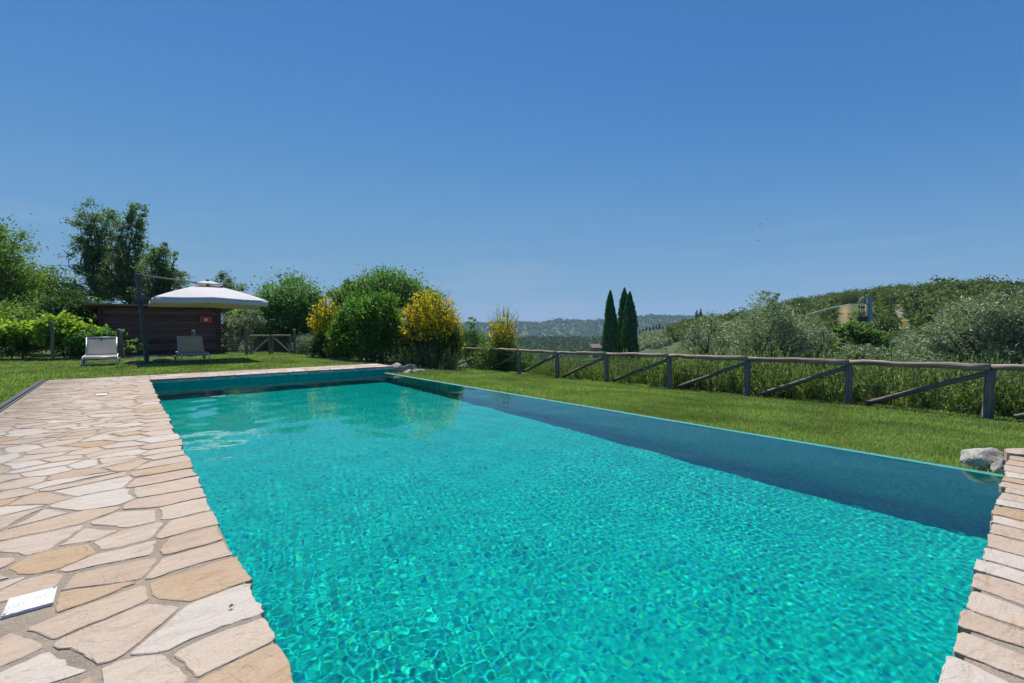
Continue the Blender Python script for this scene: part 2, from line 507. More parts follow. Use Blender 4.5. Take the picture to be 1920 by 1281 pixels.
def build_inlets():
    w = simple('white_inlet_plastic', (.62, .66, .66), .5, .05)
    for k, (x, y) in enumerate(((1.48, 11.35), (4.25, 11.52))):
        t = empty('floor_inlet', (x, y, FLOOR), 0, ['round white inlet on the pool floor at the far left', 'round white inlet on the pool floor at the far right'][k], 'pool inlet', 'inlets on the pool floor')
        m = MB(); m.tube([(0, 0, -.01), (0, 0, .012), (0, 0, .020)], [.15, .15, .135], 28); o = m.build('cover', w, t); o.cycles.is_caustics_receiver = True
        m = MB(); m.tube([(0, 0, .020), (0, 0, .032)], [.05, .04], 20); o = m.build('cap', w, t); o.cycles.is_caustics_receiver = True
build_pool(); build_water(); build_inlets()

# ------------------------------------------------------------------ stone paving
def stone_mat():
    m, nt, out = nodes('quartzite')
    g = N(nt, 'ShaderNodeNewGeometry')
    base = ramp(nt, [(0, (.30, .225, .165)), (.12, (.34, .27, .21)), (.3, (.355, .295, .24)), (.5, (.37, .315, .265)), (.66, (.345, .275, .21)), (.80, (.31, .22, .135)), (.86, (.40, .36, .32)), (1, (.38, .35, .315))], g.outputs['Random Per Island']).outputs['Color']
    v = coords(nt, (3.0, 11, 1), (0, 0, .25), world_pos=True); v2 = coords(nt, world_pos=True)
    n1 = noise(nt, 1.6, 6, .62, v, 1.3); n2 = noise(nt, 90, 4, .7, v2); n3 = noise(nt, 5, 4, .6, v2, .8)
    st = ramp(nt, [(.30, (.86, .74, .60)), (.46, (1.0, .98, .95)), (.60, (1.10, 1.07, 1.04)), (.75, (.98, .88, .74))], n1.outputs['Fac']).outputs['Color']
    c = mixc(nt, .85, base, st, 'MULTIPLY')
    c = mixc(nt, .55, c, ramp(nt, [(.3, (.80, .78, .76)), (.7, (1.16, 1.15, 1.14))], n2.outputs['Fac']).outputs['Color'], 'MULTIPLY')
    rust = ramp(nt, [(.58, 0.0), (.72, 1.0)], n3.outputs['Fac']).outputs['Color']
    c = mixc(nt, mixc(nt, .45, (0, 0, 0), rust), c, mixc(nt, 1.0, c, (1.05, .78, .52), 'MULTIPLY'))
    # pale scuffs
    v4 = coords(nt, (14, 30, 1), (0, 0, .5), world_pos=True)
    n5 = noise(nt, 1.0, 6, .7, v4, 2.0)
    sc = ramp(nt, [(.68, 0.0), (.73, 1.0)], n5.outputs['Fac']).outputs['Color']
    c = mixc(nt, mixc(nt, .6, (0, 0, 0), sc), c, (.40, .385, .36))
    # grey weathering along the lawn side of the paving
    sx = N(nt, 'ShaderNodeSeparateXYZ'); nt.links.new(g.outputs['Position'], sx.inputs['Vector'])
    n4 = noise(nt, 1.1, 5, .6, v2)
    ad = N(nt, 'ShaderNodeMath', operation='MULTIPLY_ADD'); nt.links.new(n4.outputs['Fac'], ad.inputs[0]); ad.inputs[1].default_value = -1.6
    nt.links.new(sx.outputs['X'], ad.inputs[2])
    wv = ramp(nt, [(0.0, .8), (1.0, 0.0)], None); 
    mr = N(nt, 'ShaderNodeMapRange'); nt.links.new(ad.outputs['Value'], mr.inputs['Value'])
    mr.inputs['From Min'].default_value = -1.95; mr.inputs['From Max'].default_value = -1.25
    nt.links.new(mr.outputs['Result'], wv.inputs['Fac'])
    c = mixc(nt, wv.outputs['Color'], c, mixc(nt, 1.0, c, (.58, .57, .57), 'MULTIPLY'))
    # cleft layers and hairline cracks
    n6 = noise(nt, 3.2, 5, .6, v2, 1.6); ly = ramp(nt, [(.40, 0.0), (.42, .35), (.50, .37), (.52, .7), (.60, .72), (.63, 1.0)], n6.outputs['Fac']).outputs['Color']
    n7 = noise(nt, 2.1, 4, .55, v2, 2.5); ck = ramp(nt, [(.492, 0.0), (.5, 1.0), (.508, 0.0)], n7.outputs['Fac']).outputs['Color']
    n8 = noise(nt, 9, 3, .5, v2); ckm = ramp(nt, [(.52, 0.0), (.60, 1.0)], n8.outputs['Fac']).outputs['Color']
    ckf = mixc(nt, 1.0, ck, ckm, 'MULTIPLY')
    c = mixc(nt, mixc(nt, .55, (0, 0, 0), ckf), c, (.16, .11, .075))
    h = mixc(nt, .45, mixc(nt, .35, n1.outputs['Fac'], n2.outputs['Fac']), ly)
    pbr(nt, out, c, .72, bump(nt, h, .8, .010), spec=.3)
    return m

def mortar_mat():
    m, nt, out = nodes('mortar')
    v = coords(nt, world_pos=True)
    n1 = noise(nt, 140, 4, .75, v); n2 = noise(nt, 4, 5, .6, v)
    c = ramp(nt, [(.3, (.20, .168, .136)), (.6, (.33, .28, .23))], n1.outputs['Fac']).outputs['Color']
    f = ramp(nt, [(.3, (.8, .8, .8)), (.7, (1.2, 1.18, 1.14))], n2.outputs['Fac']).outputs['Color']
    pbr(nt, out, mixc(nt, 1.0, c, f, 'MULTIPLY'), .95, bump(nt, n1.outputs['Fac'], .9, .008), spec=.1)
    return m
STONE = stone_mat(); MORTAR = mortar_mat()

def clip_poly(poly, nx, ny, d):
    """keep the part where nx*x+ny*y <= d"""
    out = []
    for i in range(len(poly)):
        p = poly[i]; q = poly[(i + 1) % len(poly)]
        a = nx * p[0] + ny * p[1] - d; b = nx * q[0] + ny * q[1] - d
        if a <= 0: out.append(p)
        if (a < 0 < b) or (b < 0 < a):
            t = a / (a - b); out.append((p[0] + (q[0] - p[0]) * t, p[1] + (q[1] - p[1]) * t))
    return out

def inset(poly, ms):
    res = list(poly); n = len(poly)
    area = sum(poly[i][0] * poly[(i + 1) % n][1] - poly[(i + 1) % n][0] * poly[i][1] for i in range(n))
    s = 1 if area > 0 else -1
    for i in range(n):
        p = poly[i]; q = poly[(i + 1) % n]
        dx, dy = q[0] - p[0], q[1] - p[1]; L = math.hypot(dx, dy)
        if L < 1e-5: continue
        nx, ny = s * dy / L, -s * dx / L
        res = clip_poly(res, nx, ny, nx * p[0] + ny * p[1] - ms(i))
        if len(res) < 3: return []
    return res

def rough_outline(poly, rng, step=.035, amp=.006, keep=()):
    # cut the corners, then walk the edges with a little wander
    n = len(poly); cut = []
    for i in range(n):
        p = Vector(poly[i]); a = Vector(poly[i - 1]); b = Vector(poly[(i + 1) % n])
        k = min(.3, .012 / max(1e-4, (a - p).length)) * rng.uniform(.3, 1.8); k2 = min(.3, .012 / max(1e-4, (b - p).length)) * rng.uniform(.3, 1.8)
        cut.append(p.lerp(a, k)); cut.append(p.lerp(b, k2))
    pts = []
    n = len(cut)
    for i in range(n):
        p = cut[i]; q = cut[(i + 1) % n]; L = (q - p).length
        m = max(1, int(L / step))
        nrm = Vector((q.y - p.y, p.x - q.x)); nrm = nrm.normalized() if nrm.length > 1e-6 else nrm
        ph = rng.uniform(0, 6); bow = rng.uniform(-.05, .035) * L
        for k in range(m):
            t = k / m
            w = amp * (math.sin(t * L * 16 + ph) * .8 + rng.uniform(-.8, .8)) * (1 if 0 < k else .5) + bow * 4 * t * (1 - t) * (rng.random() < .97)
            pts.append(p.lerp(q, t) + nrm * w)
    return pts

class Stones:
    def __init__(self): self.mb = MB()
    def lay(self, poly, rng, top=0.0, thick=.03):
        n = len(poly); 
        if n < 3: return
        area = sum(poly[i][0] * poly[(i + 1) % n][1] - poly[(i + 1) % n][0] * poly[i][1] for i in range(n)) / 2
        if abs(area) < .0012: return
        if area < 0: poly = poly[::-1]
        cx = sum(p[0] for p in poly) / n; cy = sum(p[1] for p in poly) / n
        tx, ty = rng.uniform(-.005, .005), rng.uniform(-.005, .005)
        z = lambda p: top + rng.uniform(-.0007, .0007) + tx * (p[0] - cx) + ty * (p[1] - cy)
        ins = []
        for p in poly:
            d = math.hypot(p[0] - cx, p[1] - cy); k = 1 - min(.35, rng.uniform(.002, .005) / max(d, 1e-3))
            ins.append((cx + (p[0] - cx) * k, cy + (p[1] - cy) * k))
        vs = [(p[0], p[1], z(p)) for p in ins] + [(p[0], p[1], z(p) - rng.uniform(.0015, .0035)) for p in poly] + [(p[0] , p[1], top - thick) for p in poly]
        fs = [tuple(range(n))]
        for i in range(n):
            j = (i + 1) % n
            fs.append((n + i, n + j, j, i)); fs.append((2 * n + i, 2 * n + j, n + j, n + i))
        self.mb.add(vs, fs)

def flag_field(st, rect, sx, sy, rng, rot=.16, mortar=(.005, .012), avoid=(), edge=None):
    """irregular flagstones over a rectangle. edge = (axis, at, depth, smin, smax): a row of bigger stones against the water"""
    x0, y0, x1, y1 = rect
    ca, sa = math.cos(rot), math.sin(rot)
    def to(p): return ((p[0] * ca + p[1] * sa) / sx, (-p[0] * sa + p[1] * ca) / sy)
    def fro(q):
        x, y = q[0] * sx, q[1] * sy
        return (x * ca - y * sa, x * sa + y * ca)
    cs = [to(c) for c in ((x0, y0), (x1, y0), (x1, y1), (x0, y1))]
    a0 = math.floor(min(c[0] for c in cs)) - 1; a1 = math.ceil(max(c[0] for c in cs)) + 1
    b0 = math.floor(min(c[1] for c in cs)) - 1; b1 = math.ceil(max(c[1] for c in cs)) + 1
    seeds = []
    for i in range(a0, a1):
        for j in range(b0, b1):
            if rng.random() < .20: continue
            s = (i + .5 * (j % 2) + rng.uniform(-.45, .45), j + rng.uniform(-.40, .40))
            p = fro(s)
            if not (x0 - .3 < p[0] < x1 + .3 and y0 - .3 < p[1] < y1 + .3): continue
            if edge:
                e = (edge[1] - p[0]) if edge[0] == 'u' else (edge[1] - p[1]) * edge[5]
                if e < edge[2] + .09: continue
            seeds.append(s)
    nreg = len(seeds)
    if edge:
        a, b = (y0, y1) if edge[0] == 'u' else (x0, x1)
        while a < b:
            a += rng.uniform(edge[3], edge[4]); w = edge[2] * rng.uniform(.42, .62)
            seeds.append(to((edge[1] - w, a) if edge[0] == 'u' else (a, edge[1] - w * edge[5])))
    arr = np.array(seeds)
    for n_, s in enumerate(seeds):
        w = 2.6
        poly = [(s[0] - w, s[1] - w), (s[0] + w, s[1] - w), (s[0] + w, s[1] + w), (s[0] - w, s[1] + w)]
        dd = np.abs(arr - np.array(s)); near = np.nonzero((dd[:, 0] < 3.2) & (dd[:, 1] < 3.2))[0]
        near = near[np.argsort(dd[near].sum(1))]
        for k in near:
            if k == n_: continue
            t = seeds[k]; nx, ny = t[0] - s[0], t[1] - s[1]
            poly = clip_poly(poly, nx, ny, nx * (s[0] + t[0]) / 2 + ny * (s[1] + t[1]) / 2)
            if len(poly) < 3: break
        p = [fro(q) for q in poly]
        for (nx, ny, d) in ((1, 0, x1), (-1, 0, -x0), (0, 1, y1), (0, -1, -y0)):
            if p: p = clip_poly(p, nx, ny, d)
        if len(p) < 3: continue
        p = inset(p, lambda k: rng.uniform(*mortar) * (2.3 if rng.random() < .22 else 1))
        for (ax0, ay0, ax1, ay1) in avoid:
            if len(p) < 3: break
            cx = sum(q[0] for q in p) / len(p); cy = sum(q[1] for q in p) / len(p)
            dxl, dxr, dyl, dyr = cx - ax0, ax1 - cx, cy - ay0, ay1 - cy
            if max(q[0] for q in p) < ax0 or min(q[0] for q in p) > ax1 or max(q[1] for q in p) < ay0 or min(q[1] for q in p) > ay1: continue
            m_ = min(dxl, dxr, dyl, dyr)
            if m_ == dxl: p = clip_poly(p, 1, 0, ax0)
            elif m_ == dxr: p = clip_poly(p, -1, 0, -ax1)
            elif m_ == dyl: p = clip_poly(p, 0, 1, ay0)
            else: p = clip_poly(p, 0, -1, -ay1)
        if len(p) < 3: continue
        out = rough_outline(p, rng, .030, .0045)
        if n_ >= nreg:      # stones at the water end raggedly
            o = rng.uniform(-.004, .014); sl = rng.uniform(-.06, .06); c0 = sum(q[1] if edge[0] == 'u' else q[0] for q in out) / len(out)
            for q in out:
                if edge[0] == 'u':
                    if q.x > edge[1] - .05: q.x += o + sl * (q.y - c0)
                elif (edge[1] - q.y) * edge[5] < .05: q.y += edge[5] * (o + sl * (q.x - c0))
            st.lay(out, rng, top=rng.uniform(.000, .003), thick=.045)
        else: st.lay(out, rng, top=rng.uniform(-.001, .0015))

LIDS = [(-.36, 2.44, -.225, 2.585), (-.37, 9.70, -.23, 9.96)]
def build_paving():
    rng = random.Random(11)
    st = Stones()
    pad = .012
    av = [(a - pad, b - pad, c + pad, d + pad) for a, b, c, d in LIDS]
    flag_field(st, (-1.20, -1.6, .386, 12.35), .235, .185, rng, avoid=av, edge=('u', .386, .24, .17, .36, 1))
    # near end, right of the camera
    flag_field(st, (.40, -1.6, 5.62, .185), .18, .30, rng, rot=-.1, edge=('v', .185, .34, .13, .27, 1))
    # far end
    flag_field(st, (-1.20, 12.36, .40, 13.40), .27, .18, rng)
    flag_field(st, (.40, 12.13, 5.9, 13.40), .30, .22, rng, edge=('v', 12.13, .28, .2, .42, -1))
    o = st.mb.build('stone_paving', STONE)
    tag(o, kind='structure', label='pale crazy paving of quartzite slabs round the pool')
    b = MB()
    z0, z1 = -.25, -.0038
    b.poly([(-1.22, -1.65), (.365, -1.65), (.365, 13.42), (-1.22, 13.42)], z0, z1)
    b.poly([(.367, 12.16), (5.88, 12.16), (5.88, 13.42), (.367, 13.42)], -.045, z1)
    b.poly([(.367, -1.65), (5.60, -1.65), (5.60, .150), (.367, .150)], -.045, z1)
    o = b.build('paving_mortar', MORTAR)
    tag(o, kind='structure', label='grey mortar bed between the paving slabs')
    # dark edging strip between paving and lawn
    e = MB()
    e.box((-1.30, 5.8, -.012), (.05, 15.0, .05)); e.box((-1.245, 5.8, -.022), (.035, 15.0, .05)); e.box((-1.345, 5.8, -.022), (.025, 15.0, .05))
    e.box((2.5, 13.445, -.015), (6.6, .035, .045))
    o = e.build('edging_strip', simple('slate_plastic', (.026, .027, .034), .6, .35, 20, bmp=.2), bevel=.004)
    tag(o, 'dark grey edging strip between the paving and the left lawn', 'edging')
build_paving()

def build_lids():
    w, nt, out = nodes('white_plastic')
    v = coords(nt)
    wv = N(nt, 'ShaderNodeTexWave'); wv.wave_type = 'RINGS'; wv.rings_direction = 'Z'; wv.inputs['Scale'].default_value = 26; nt.links.new(v, wv.inputs['Vector'])
    n = noise(nt, 20, 3, .5, v)
    c = ramp(nt, [(.3, (.50, .50, .48)), (.7, (.58, .58, .565))], n.outputs['Fac']).outputs['Color']
    pbr(nt, out, c, .4, bump(nt, wv.outputs['Fac'], .35, .004))
    dark = simple('screw_steel', (.12, .12, .12), .4)
    for k, (a, b, c_, d) in enumerate(LIDS):
        cx, cy = (a + c_) / 2, (b + d) / 2
        t = empty('skimmer_lid', (cx, cy, -.004), 0, ['square white skimmer lid close by in the left paving', 'white skimmer lid set in the paving towards the far end'][k], 'skimmer lid', 'skimmer lids in the paving')
        m = MB(); m.box((0, 0, .005), (c_ - a, d - b, .016)); m.build('cover', w, t, bevel=.003)
        for sx in (-1, 1):
            m = MB(); m.tube([(sx * (c_ - a) * .44, sx * (d - b) * .44, .012), (sx * (c_ - a) * .44, sx * (d - b) * .44, .0145)], .004, 8); m.build('screw', dark, t)
    # the little black bug on a coping stone
    bug = MB()
    bx, by = .285, 1.965
    bug.tube([(bx, by, .013), (bx + .004, by + .004, .017), (bx + .009, by + .009, .017), (bx + .013, by + .013, .012)], [.002, .006, .0065, .002], 8)
    bug.tube([(bx - .008, by - .006, .012), (bx - .004, by - .003, .015), (bx + .001, by, .012)], [.001, .004, .002], 8)
    for s in (-1, 1):
        for q in (.002, .006, .01): bug.tube([(bx + q, by + q, .015), (bx + q + s * .009, by + q - s * .009, .018), (bx + q + s * .013, by + q - s * .013, .0105)], .0008, 4)
    for k_, q_ in enumerate(bug.v): bug.v[k_] = (bx + (q_[0] - bx) * .62, by + (q_[1] - by) * .62, .006 + (q_[2] - .006) * .62)
    tag(bug.build('insect', simple('black_shell', (.012, .011, .010), .3), smooth=True), 'small black insect sitting on a coping slab by the water', 'insect')
build_lids()

# ------------------------------------------------------------------ weathered wood, stone blocks
def wood_mat(name, lo, hi, axis='z', scale=1.0, rough=.85):
    m, nt, out = nodes(name)
    sc = {'z': (22, 22, 1.2), 'x': (1.2, 22, 22), 'y': (22, 1.2, 22)}[axis]
    v = coords(nt, tuple(s * scale for s in sc))
    n = noise(nt, 1.0, 6, .65, v, .6); n2 = noise(nt, 3.0, 3, .6, coords(nt))
    c = ramp(nt, [(.3, lo), (.68, hi)], n.outputs['Fac']).outputs['Color']
    c = mixc(nt, .7, c, ramp(nt, [(.3, (.7, .7, .72)), (.7, (1.25, 1.2, 1.15))], n2.outputs['Fac']).outputs['Color'], 'MULTIPLY')
    pbr(nt, out, c, rough, bump(nt, n.outputs['Fac'], .8, .012), spec=.2)
    return m
POSTW = wood_mat('grey_weathered_wood', (.085, .080, .078), (.26, .245, .23))
RAILW = wood_mat('bleached_pole_wood', (.12, .10, .085), (.36, .31, .265), 'y', .5)
BRACEW = wood_mat('grey_brace_wood', (.075, .070, .066), (.22, .205, .19), 'y', .5)

def rock(name, c, s, seed, mat, sub=3, rz=0.0, flat=.0, sharp=.35):
    rng = np.random.default_rng(seed)
    bm = bmesh.new(); bmesh.ops.create_icosphere(bm, subdivisions=sub, radius=1.0)
    dirs = rng.normal(size=(16, 3)); dirs /= np.linalg.norm(dirs, axis=1)[:, None]; offs = rng.uniform(.55, .92, 16)
    ph = rng.uniform(0, 6, 6)
    for v in bm.verts:
        p = np.array(v.co)
        for d_, o_ in zip(dirs, offs):
            t = p @ d_ - o_
            if t > 0: p = p - d_ * t * .93
        p = p * (1 + .035 * math.sin(p[0] * 9 + ph[0]) * math.sin(p[1] * 8 + ph[1]) + .03 * math.sin(p[2] * 13 + ph[2] + p[0] * 6))
        v.co = Vector((p[0] * s[0], p[1] * s[1], p[2] * s[2]))
    me = bpy.data.meshes.new(name); bm.to_mesh(me); bm.free()
    o = link(name, me, mat, None, c); o.rotation_euler = (0, 0, rz)
    return o

def rock_mat(name, lo, hi, blotch):
    m, nt, out = nodes(name)
    v = coords(nt)
    n1 = noise(nt, 6, 7, .65, v, .5); n2 = noise(nt, 24, 5, .7, v); n3 = noise(nt, 3.3, 4, .6, v)
    c = ramp(nt, [(.32, lo), (.66, hi)], n1.outputs['Fac']).outputs['Color']
    c = mixc(nt, ramp(nt, [(.55, 0.0), (.68, .7)], n3.outputs['Fac']).outputs['Color'], c, blotch)
    c = mixc(nt, .6, c, ramp(nt, [(.35, (.55, .55, .55)), (.65, (1.3, 1.3, 1.3))], n2.outputs['Fac']).outputs['Color'], 'MULTIPLY')
    pbr(nt, out, c, .9, bump(nt, mixc(nt, .4, n1.outputs['Fac'], n2.outputs['Fac']), 1.0, .03), spec=.15)
    return m
LIME = rock_mat('limestone', (.24, .225, .205), (.44, .42, .39), (.15, .125, .10))
BROWNROCK = rock_mat('brown_stone', (.14, .095, .06), (.33, .24, .17), (.10, .07, .05))

def build_rocks():
    tag(rock('boulder', (5.83, .34, -.14), (.21, .15, .18), 3, LIME, 4, .35), 'rough grey boulder in the grass where the rim meets the right paving', 'rock')
    tag(rock('boulder', (5.68, .235, -.17), (.075, .07, .12), 8, LIME, 4, .9), 'small upright stone wedged between boulder and right paving', 'rock')
    sl = Stones(); rng = random.Random(4)
    sl.lay(rough_outline([(5.635, -.55), (6.0, -.55), (6.0, .05), (5.93, .16), (5.80, .22), (5.66, .19)], rng, .04, .01), rng, top=.012, thick=.11)
    tag(sl.mb.build('stone_slab', STONE), 'broad pale slab bridging the boulder and the right paving', 'slab')
    tag(rock('boulder', (6.14, 12.45, -.12), (.28, .25, .20), 13, LIME, 3, .2), 'larger pale rock at the far end of the overflow rim', 'rock')
    tag(rock('boulder', (6.35, 12.15, -.24), (.16, .16, .12), 15, LIME, 3, 1.2), 'dark low stone in front of the far pale rocks', 'rock')
    tag(rock('boulder', (6.72, 12.85, -.13), (.27, .14, .12), 17, LIME, 3, .1), 'flat pale stone lying in grass right of the far rocks', 'rock')
    tag(rock('boulder', (6.95, 12.62, -.25), (.34, .12, .07), 21, LIME, 3, -.1), 'thin low slab at the foot of the far rocks', 'rock')
    tag(rock('boulder', (.26, 18.05, .02), (.34, .26, .13), 23, BROWNROCK, 3, .3), 'brown lumpy stone left of the parasol foot', 'rock')
    tag(rock('boulder', (.95, 18.35, .02), (.42, .26, .09), 27, BROWNROCK, 3, -.5), 'flat brown stone right of the parasol foot', 'rock')
build_rocks()

# ------------------------------------------------------------------ rustic pole fence on the valley side
FENCE = [(11.42, -3.75, .50, -.42), (11.40, -1.55, .47, -.44), (11.44, .62, .44, -.46), (11.62, 2.69, .40, -.50), (11.30, 4.60, .40, -.49), (11.44, 6.74, .37, -.53), (11.80, 9.16, .31, -.59), (11.79, 11.35, .27, -.63), (12.04, 13.69, .26, -.64), (12.9, 16.6, .20, -.70), (12.2, 19.0, .16, -.74)]
def build_fence():
    f = empty('pole_fence', (11.44, 6.74, -.53), 0, 'rustic fence of weathered poles with slanting braces beyond the right lawn', 'fence')
    off = Vector((-11.44, -6.74, .53)); rng = random.Random(7)
    def pole(name, a, b, r0, r1, mat, n=6, wob=.012):
        a = Vector(a); b = Vector(b); d = b - a; L = d.length
        pts = []; rr = []
        for k in range(n + 1):
            t = k / n
            pts.append((0 + rng.uniform(-wob, wob) * (0 < k < n), L * t, rng.uniform(-wob, wob) * (0 < k < n))); rr.append((r0 + (r1 - r0) * t) * rng.uniform(.93, 1.07))
        m = MB(); m.tube(pts, rr, 12)
        o = m.build(name, mat, f, smooth=False)
        o.rotation_euler = d.to_track_quat('Y', 'Z').to_euler(); o.location = a + off
        me = o.data
        for p in me.polygons: p.use_smooth = len(p.vertices) == 4
        return o
    def upright(a, b, r0, r1):
        m = MB(); a = Vector(a); b = Vector(b); L = (b - a).length
        k = 6
        m.tube([(rng.uniform(-.006, .006), rng.uniform(-.006, .006), L * t / k) for t in range(k + 1)], [r0 + (r1 - r0) * t / k + rng.uniform(-.004, .004) for t in range(k + 1)], 12)
        o = m.build('post', POSTW, f)
        for p in o.data.polygons: p.use_smooth = len(p.vertices) == 4
        o.rotation_euler = (b - a).to_track_quat('Z', 'Y').to_euler(); o.location = a + off
    for i, (v, u, zt, zb) in enumerate(FENCE):
        lean = rng.uniform(-.03, .03)
        upright((v + lean, u + rng.uniform(-.03, .03), zb - .25), (v, u, zt - .10), .078, .068)
        if i + 1 < len(FENCE):
            w, x, yt, yb = FENCE[i + 1]
            pole('rail', (v, u, zt - .045), (w, x, yt - .045), .062, .052, RAILW, 8, .014)
            # brace: high on this post, down to the foot of the next
            d = Vector((w - v, x - u, 0)).normalized()
            pole('brace', (v + d.x * .05 - .02, u + d.y * .05, zt - .16), (w - d.x * .30, x - d.y * .30, yb + .03), .045, .05, BRACEW, 6, .012)
    wire = MB()
    for h in (.45, .72):
        for i in range(len(FENCE) - 1):
            a, b = FENCE[i], FENCE[i + 1]
            wire.tube([(a[0] + .07 + off.x, a[1] + off.y, a[3] + (a[2] - a[3]) * h + off.z), (b[0] + .07 + off.x, b[1] + off.y, b[3] + (b[2] - b[3]) * h + off.z)], .0035, 5)
    wire.build('wire', simple('green_wire', (.03, .13, .09), .5), f)
build_fence()

# ------------------------------------------------------------------ hut
HUT_A = Vector((-.80, 24.0, 0)); HUT_B = Vector((3.28, 24.0, 0))
def build_hut():
    d = (HUT_B - HUT_A); L = d.length; rz = math.atan2(d.y, d.x)
    h = empty('wooden_hut', HUT_A + Vector((0, 0, -.07)), rz, 'low dark brown plank hut with a gently sloping flat roof', 'hut')
    m, nt, out = nodes('hut_planks')
    v = coords(nt)
    sx = N(nt, 'ShaderNodeSeparateXYZ'); nt.links.new(v, sx.inputs['Vector'])
    fl = N(nt, 'ShaderNodeMath', operation='MULTIPLY'); fl.inputs[1].default_value = 1 / .135; nt.links.new(sx.outputs['Z'], fl.inputs[0])
    fr = N(nt, 'ShaderNodeMath', operation='FLOOR'); nt.links.new(fl.outputs[0], fr.inputs[0])
    wn_ = N(nt, 'ShaderNodeTexWhiteNoise', noise_dimensions='1D'); nt.links.new(fr.outputs[0], wn_.inputs['W'])
    base = ramp(nt, [(0, (.085, .050, .045)), (.5, (.130, .076, .066)), (1, (.18, .108, .09))], wn_.outputs['Value']).outputs['Color']
    n = noise(nt, 1.0, 6, .7, coords(nt, (1.6, 1.6, 26)), .4); n2 = noise(nt, 1.4, 4, .6, v)
    c = mixc(nt, .9, base, ramp(nt, [(.3, (.55, .55, .6)), (.7, (1.6, 1.5, 1.45))], n.outputs['Fac']).outputs['Color'], 'MULTIPLY')
    c = mixc(nt, ramp(nt, [(.52, 0.0), (.75, .35)], n2.outputs['Fac']).outputs['Color'], c, (.10, .085, .085))
    pbr(nt, out, c, .8, bump(nt, n.outputs['Fac'], .6, .01), spec=.2)
    W = m
    corner = wood_mat('hut_corner_board', (.055, .030, .027), (.13, .075, .062))
    Z0, Z1 = 2.04, 2.03           # wall top, left and right
    D = 2.6
    def plank_wall(name, p, q, z_left, z_right, out_n):
        mb = MB(); pitch = .135; k = 0
        p = Vector(p); q = Vector(q); nn = Vector(out_n)
        while k * pitch < max(z_left, z_right):
            z = k * pitch
            zt = z + pitch - .010
            a, b = min(zt, z_left), min(zt, z_right)
            if a - z < .02 and b - z < .02: break
            a = max(a, z + .004); b = max(b, z + .004)
            t = .022
            vs = [p + Vector((0, 0, z)), q + Vector((0, 0, z)), q + Vector((0, 0, b)), p + Vector((0, 0, a))]
            mb.add([x + nn * t for x in vs] + [x for x in vs], [(0, 1, 2, 3), (3, 2, 6, 7), (0, 4, 5, 1), (7, 6, 5, 4)])
            k += 1
        return mb
    w = plank_wall('w', (0, 0, 0), (L, 0, 0), Z0, Z1, (0, -1, 0)); w2 = plank_wall('w', (0, D, 0), (0, 0, 0), Z0 - .1, Z0, (-1, 0, 0)); w3 = plank_wall('w', (L, 0, 0), (L, D, 0), Z1, Z1 - .1, (1, 0, 0)); w4 = plank_wall('w', (L, D, 0), (0, D, 0), Z1 - .1, Z0 - .1, (0, 1, 0))
    w.build('wall', W, h); w2.build('wall', W, h); w3.build('wall', W, h); w4.build('wall', W, h)
    core = MB(); core.poly([(.01, .004), (L - .01, .004), (L - .01, D - .01), (.01, D - .01)], .0, 1.9)
    core.build('inner_lining', simple('hut_lining', (.02, .012, .010), .9), h)
    for x in (.09, L - .09):
        mb = MB(); mb.box((x, -.032, 1.02 if x < 1 else .97), (.18, .025, 2.06 if x < 1 else 1.96)); mb.build('corner_board', corner, h, bevel=.004)
    # roof: shallow slope to the right, overhanging
    s = (Z1 - Z0) / L
    mb = MB(); o1, o2, fr_, bk = .36, .54, .30, .3
    zl = Z0 - s * o1 + .02; zr = Z1 + s * o2 + .02
    vs = [(-o1, -fr_, zl), (L + o2, -fr_, zr), (L + o2, D + bk, zr - .1), (-o1, D + bk, zl - .1)]
    mb.add(vs + [(x, y, z + .045) for x, y, z in vs], [(3, 2, 1, 0), (4, 5, 6, 7), (0, 1, 5, 4), (1, 2, 6, 5), (2, 3, 7, 6), (3, 0, 4, 7)])
    rf = mb.build('roof', simple('roof_boards', (.26, .15, .085), .8, .3, 6, stretch=(.5, 9, 9)), h)
    mb = MB(); mb.add([(x + (-.03 if x < 0 else .03), y + (-.03 if y < 0 else .03), z + .047) for x, y, z in vs] + [(x + (-.03 if x < 0 else .03), y + (-.03 if y < 0 else .03), z + .075) for x, y, z in vs], [(3, 2, 1, 0), (4, 5, 6, 7), (0, 1, 5, 4), (1, 2, 6, 5), (2, 3, 7, 6), (3, 0, 4, 7)])
    mb.build('roof_sheet', simple('roof_felt', (.16, .19, .19), .5, .2, 5), rf)
    for x in (.2, L * .33, L * .62, L - .2):
        mb = MB(); z = Z0 + s * x - .05
        mb.box((x, -.20, z), (.09, .36, .11)); mb.build('rafter_end', corner, h)
    # concrete plinth at the foot
    # red box on the wall: a thing that hangs there
    bx = empty('first_aid_box', HUT_A + d * .862 + Vector((0, 0, 1.48)) + Vector((d.y, -d.x, 0)).normalized() * .03, rz, 'small red box with a round white emblem on the hut wall', 'box')
    red = simple('red_paint', (.52, .045, .035), .5, .12, 10)
    mb = MB(); mb.box((0, -.06, 0), (.46, .12, .30)); mb.build('case', red, bx, bevel=.012)
    mb = MB(); mb.box((0, -.135, 0), (.44, .03, .28)); dr = mb.build('door', red, bx, bevel=.008)
    wm = simple('white_paint', (.75, .75, .75), .5, .05)
    mb = MB(); mb.tube([(0, -.151, 0), (0, -.157, 0)], .062, 24); mb.build('emblem', wm, dr)
    mb = MB(); mb.tube([(0, -.158, 0), (0, -.161, 0)], .020, 16); mb.build('emblem_centre', red, dr)
    sl = MB(); sl.poly([(-.45, 22.75), (.95, 22.7), (1.0, 23.3), (-.35, 23.35)], -.06, .02)
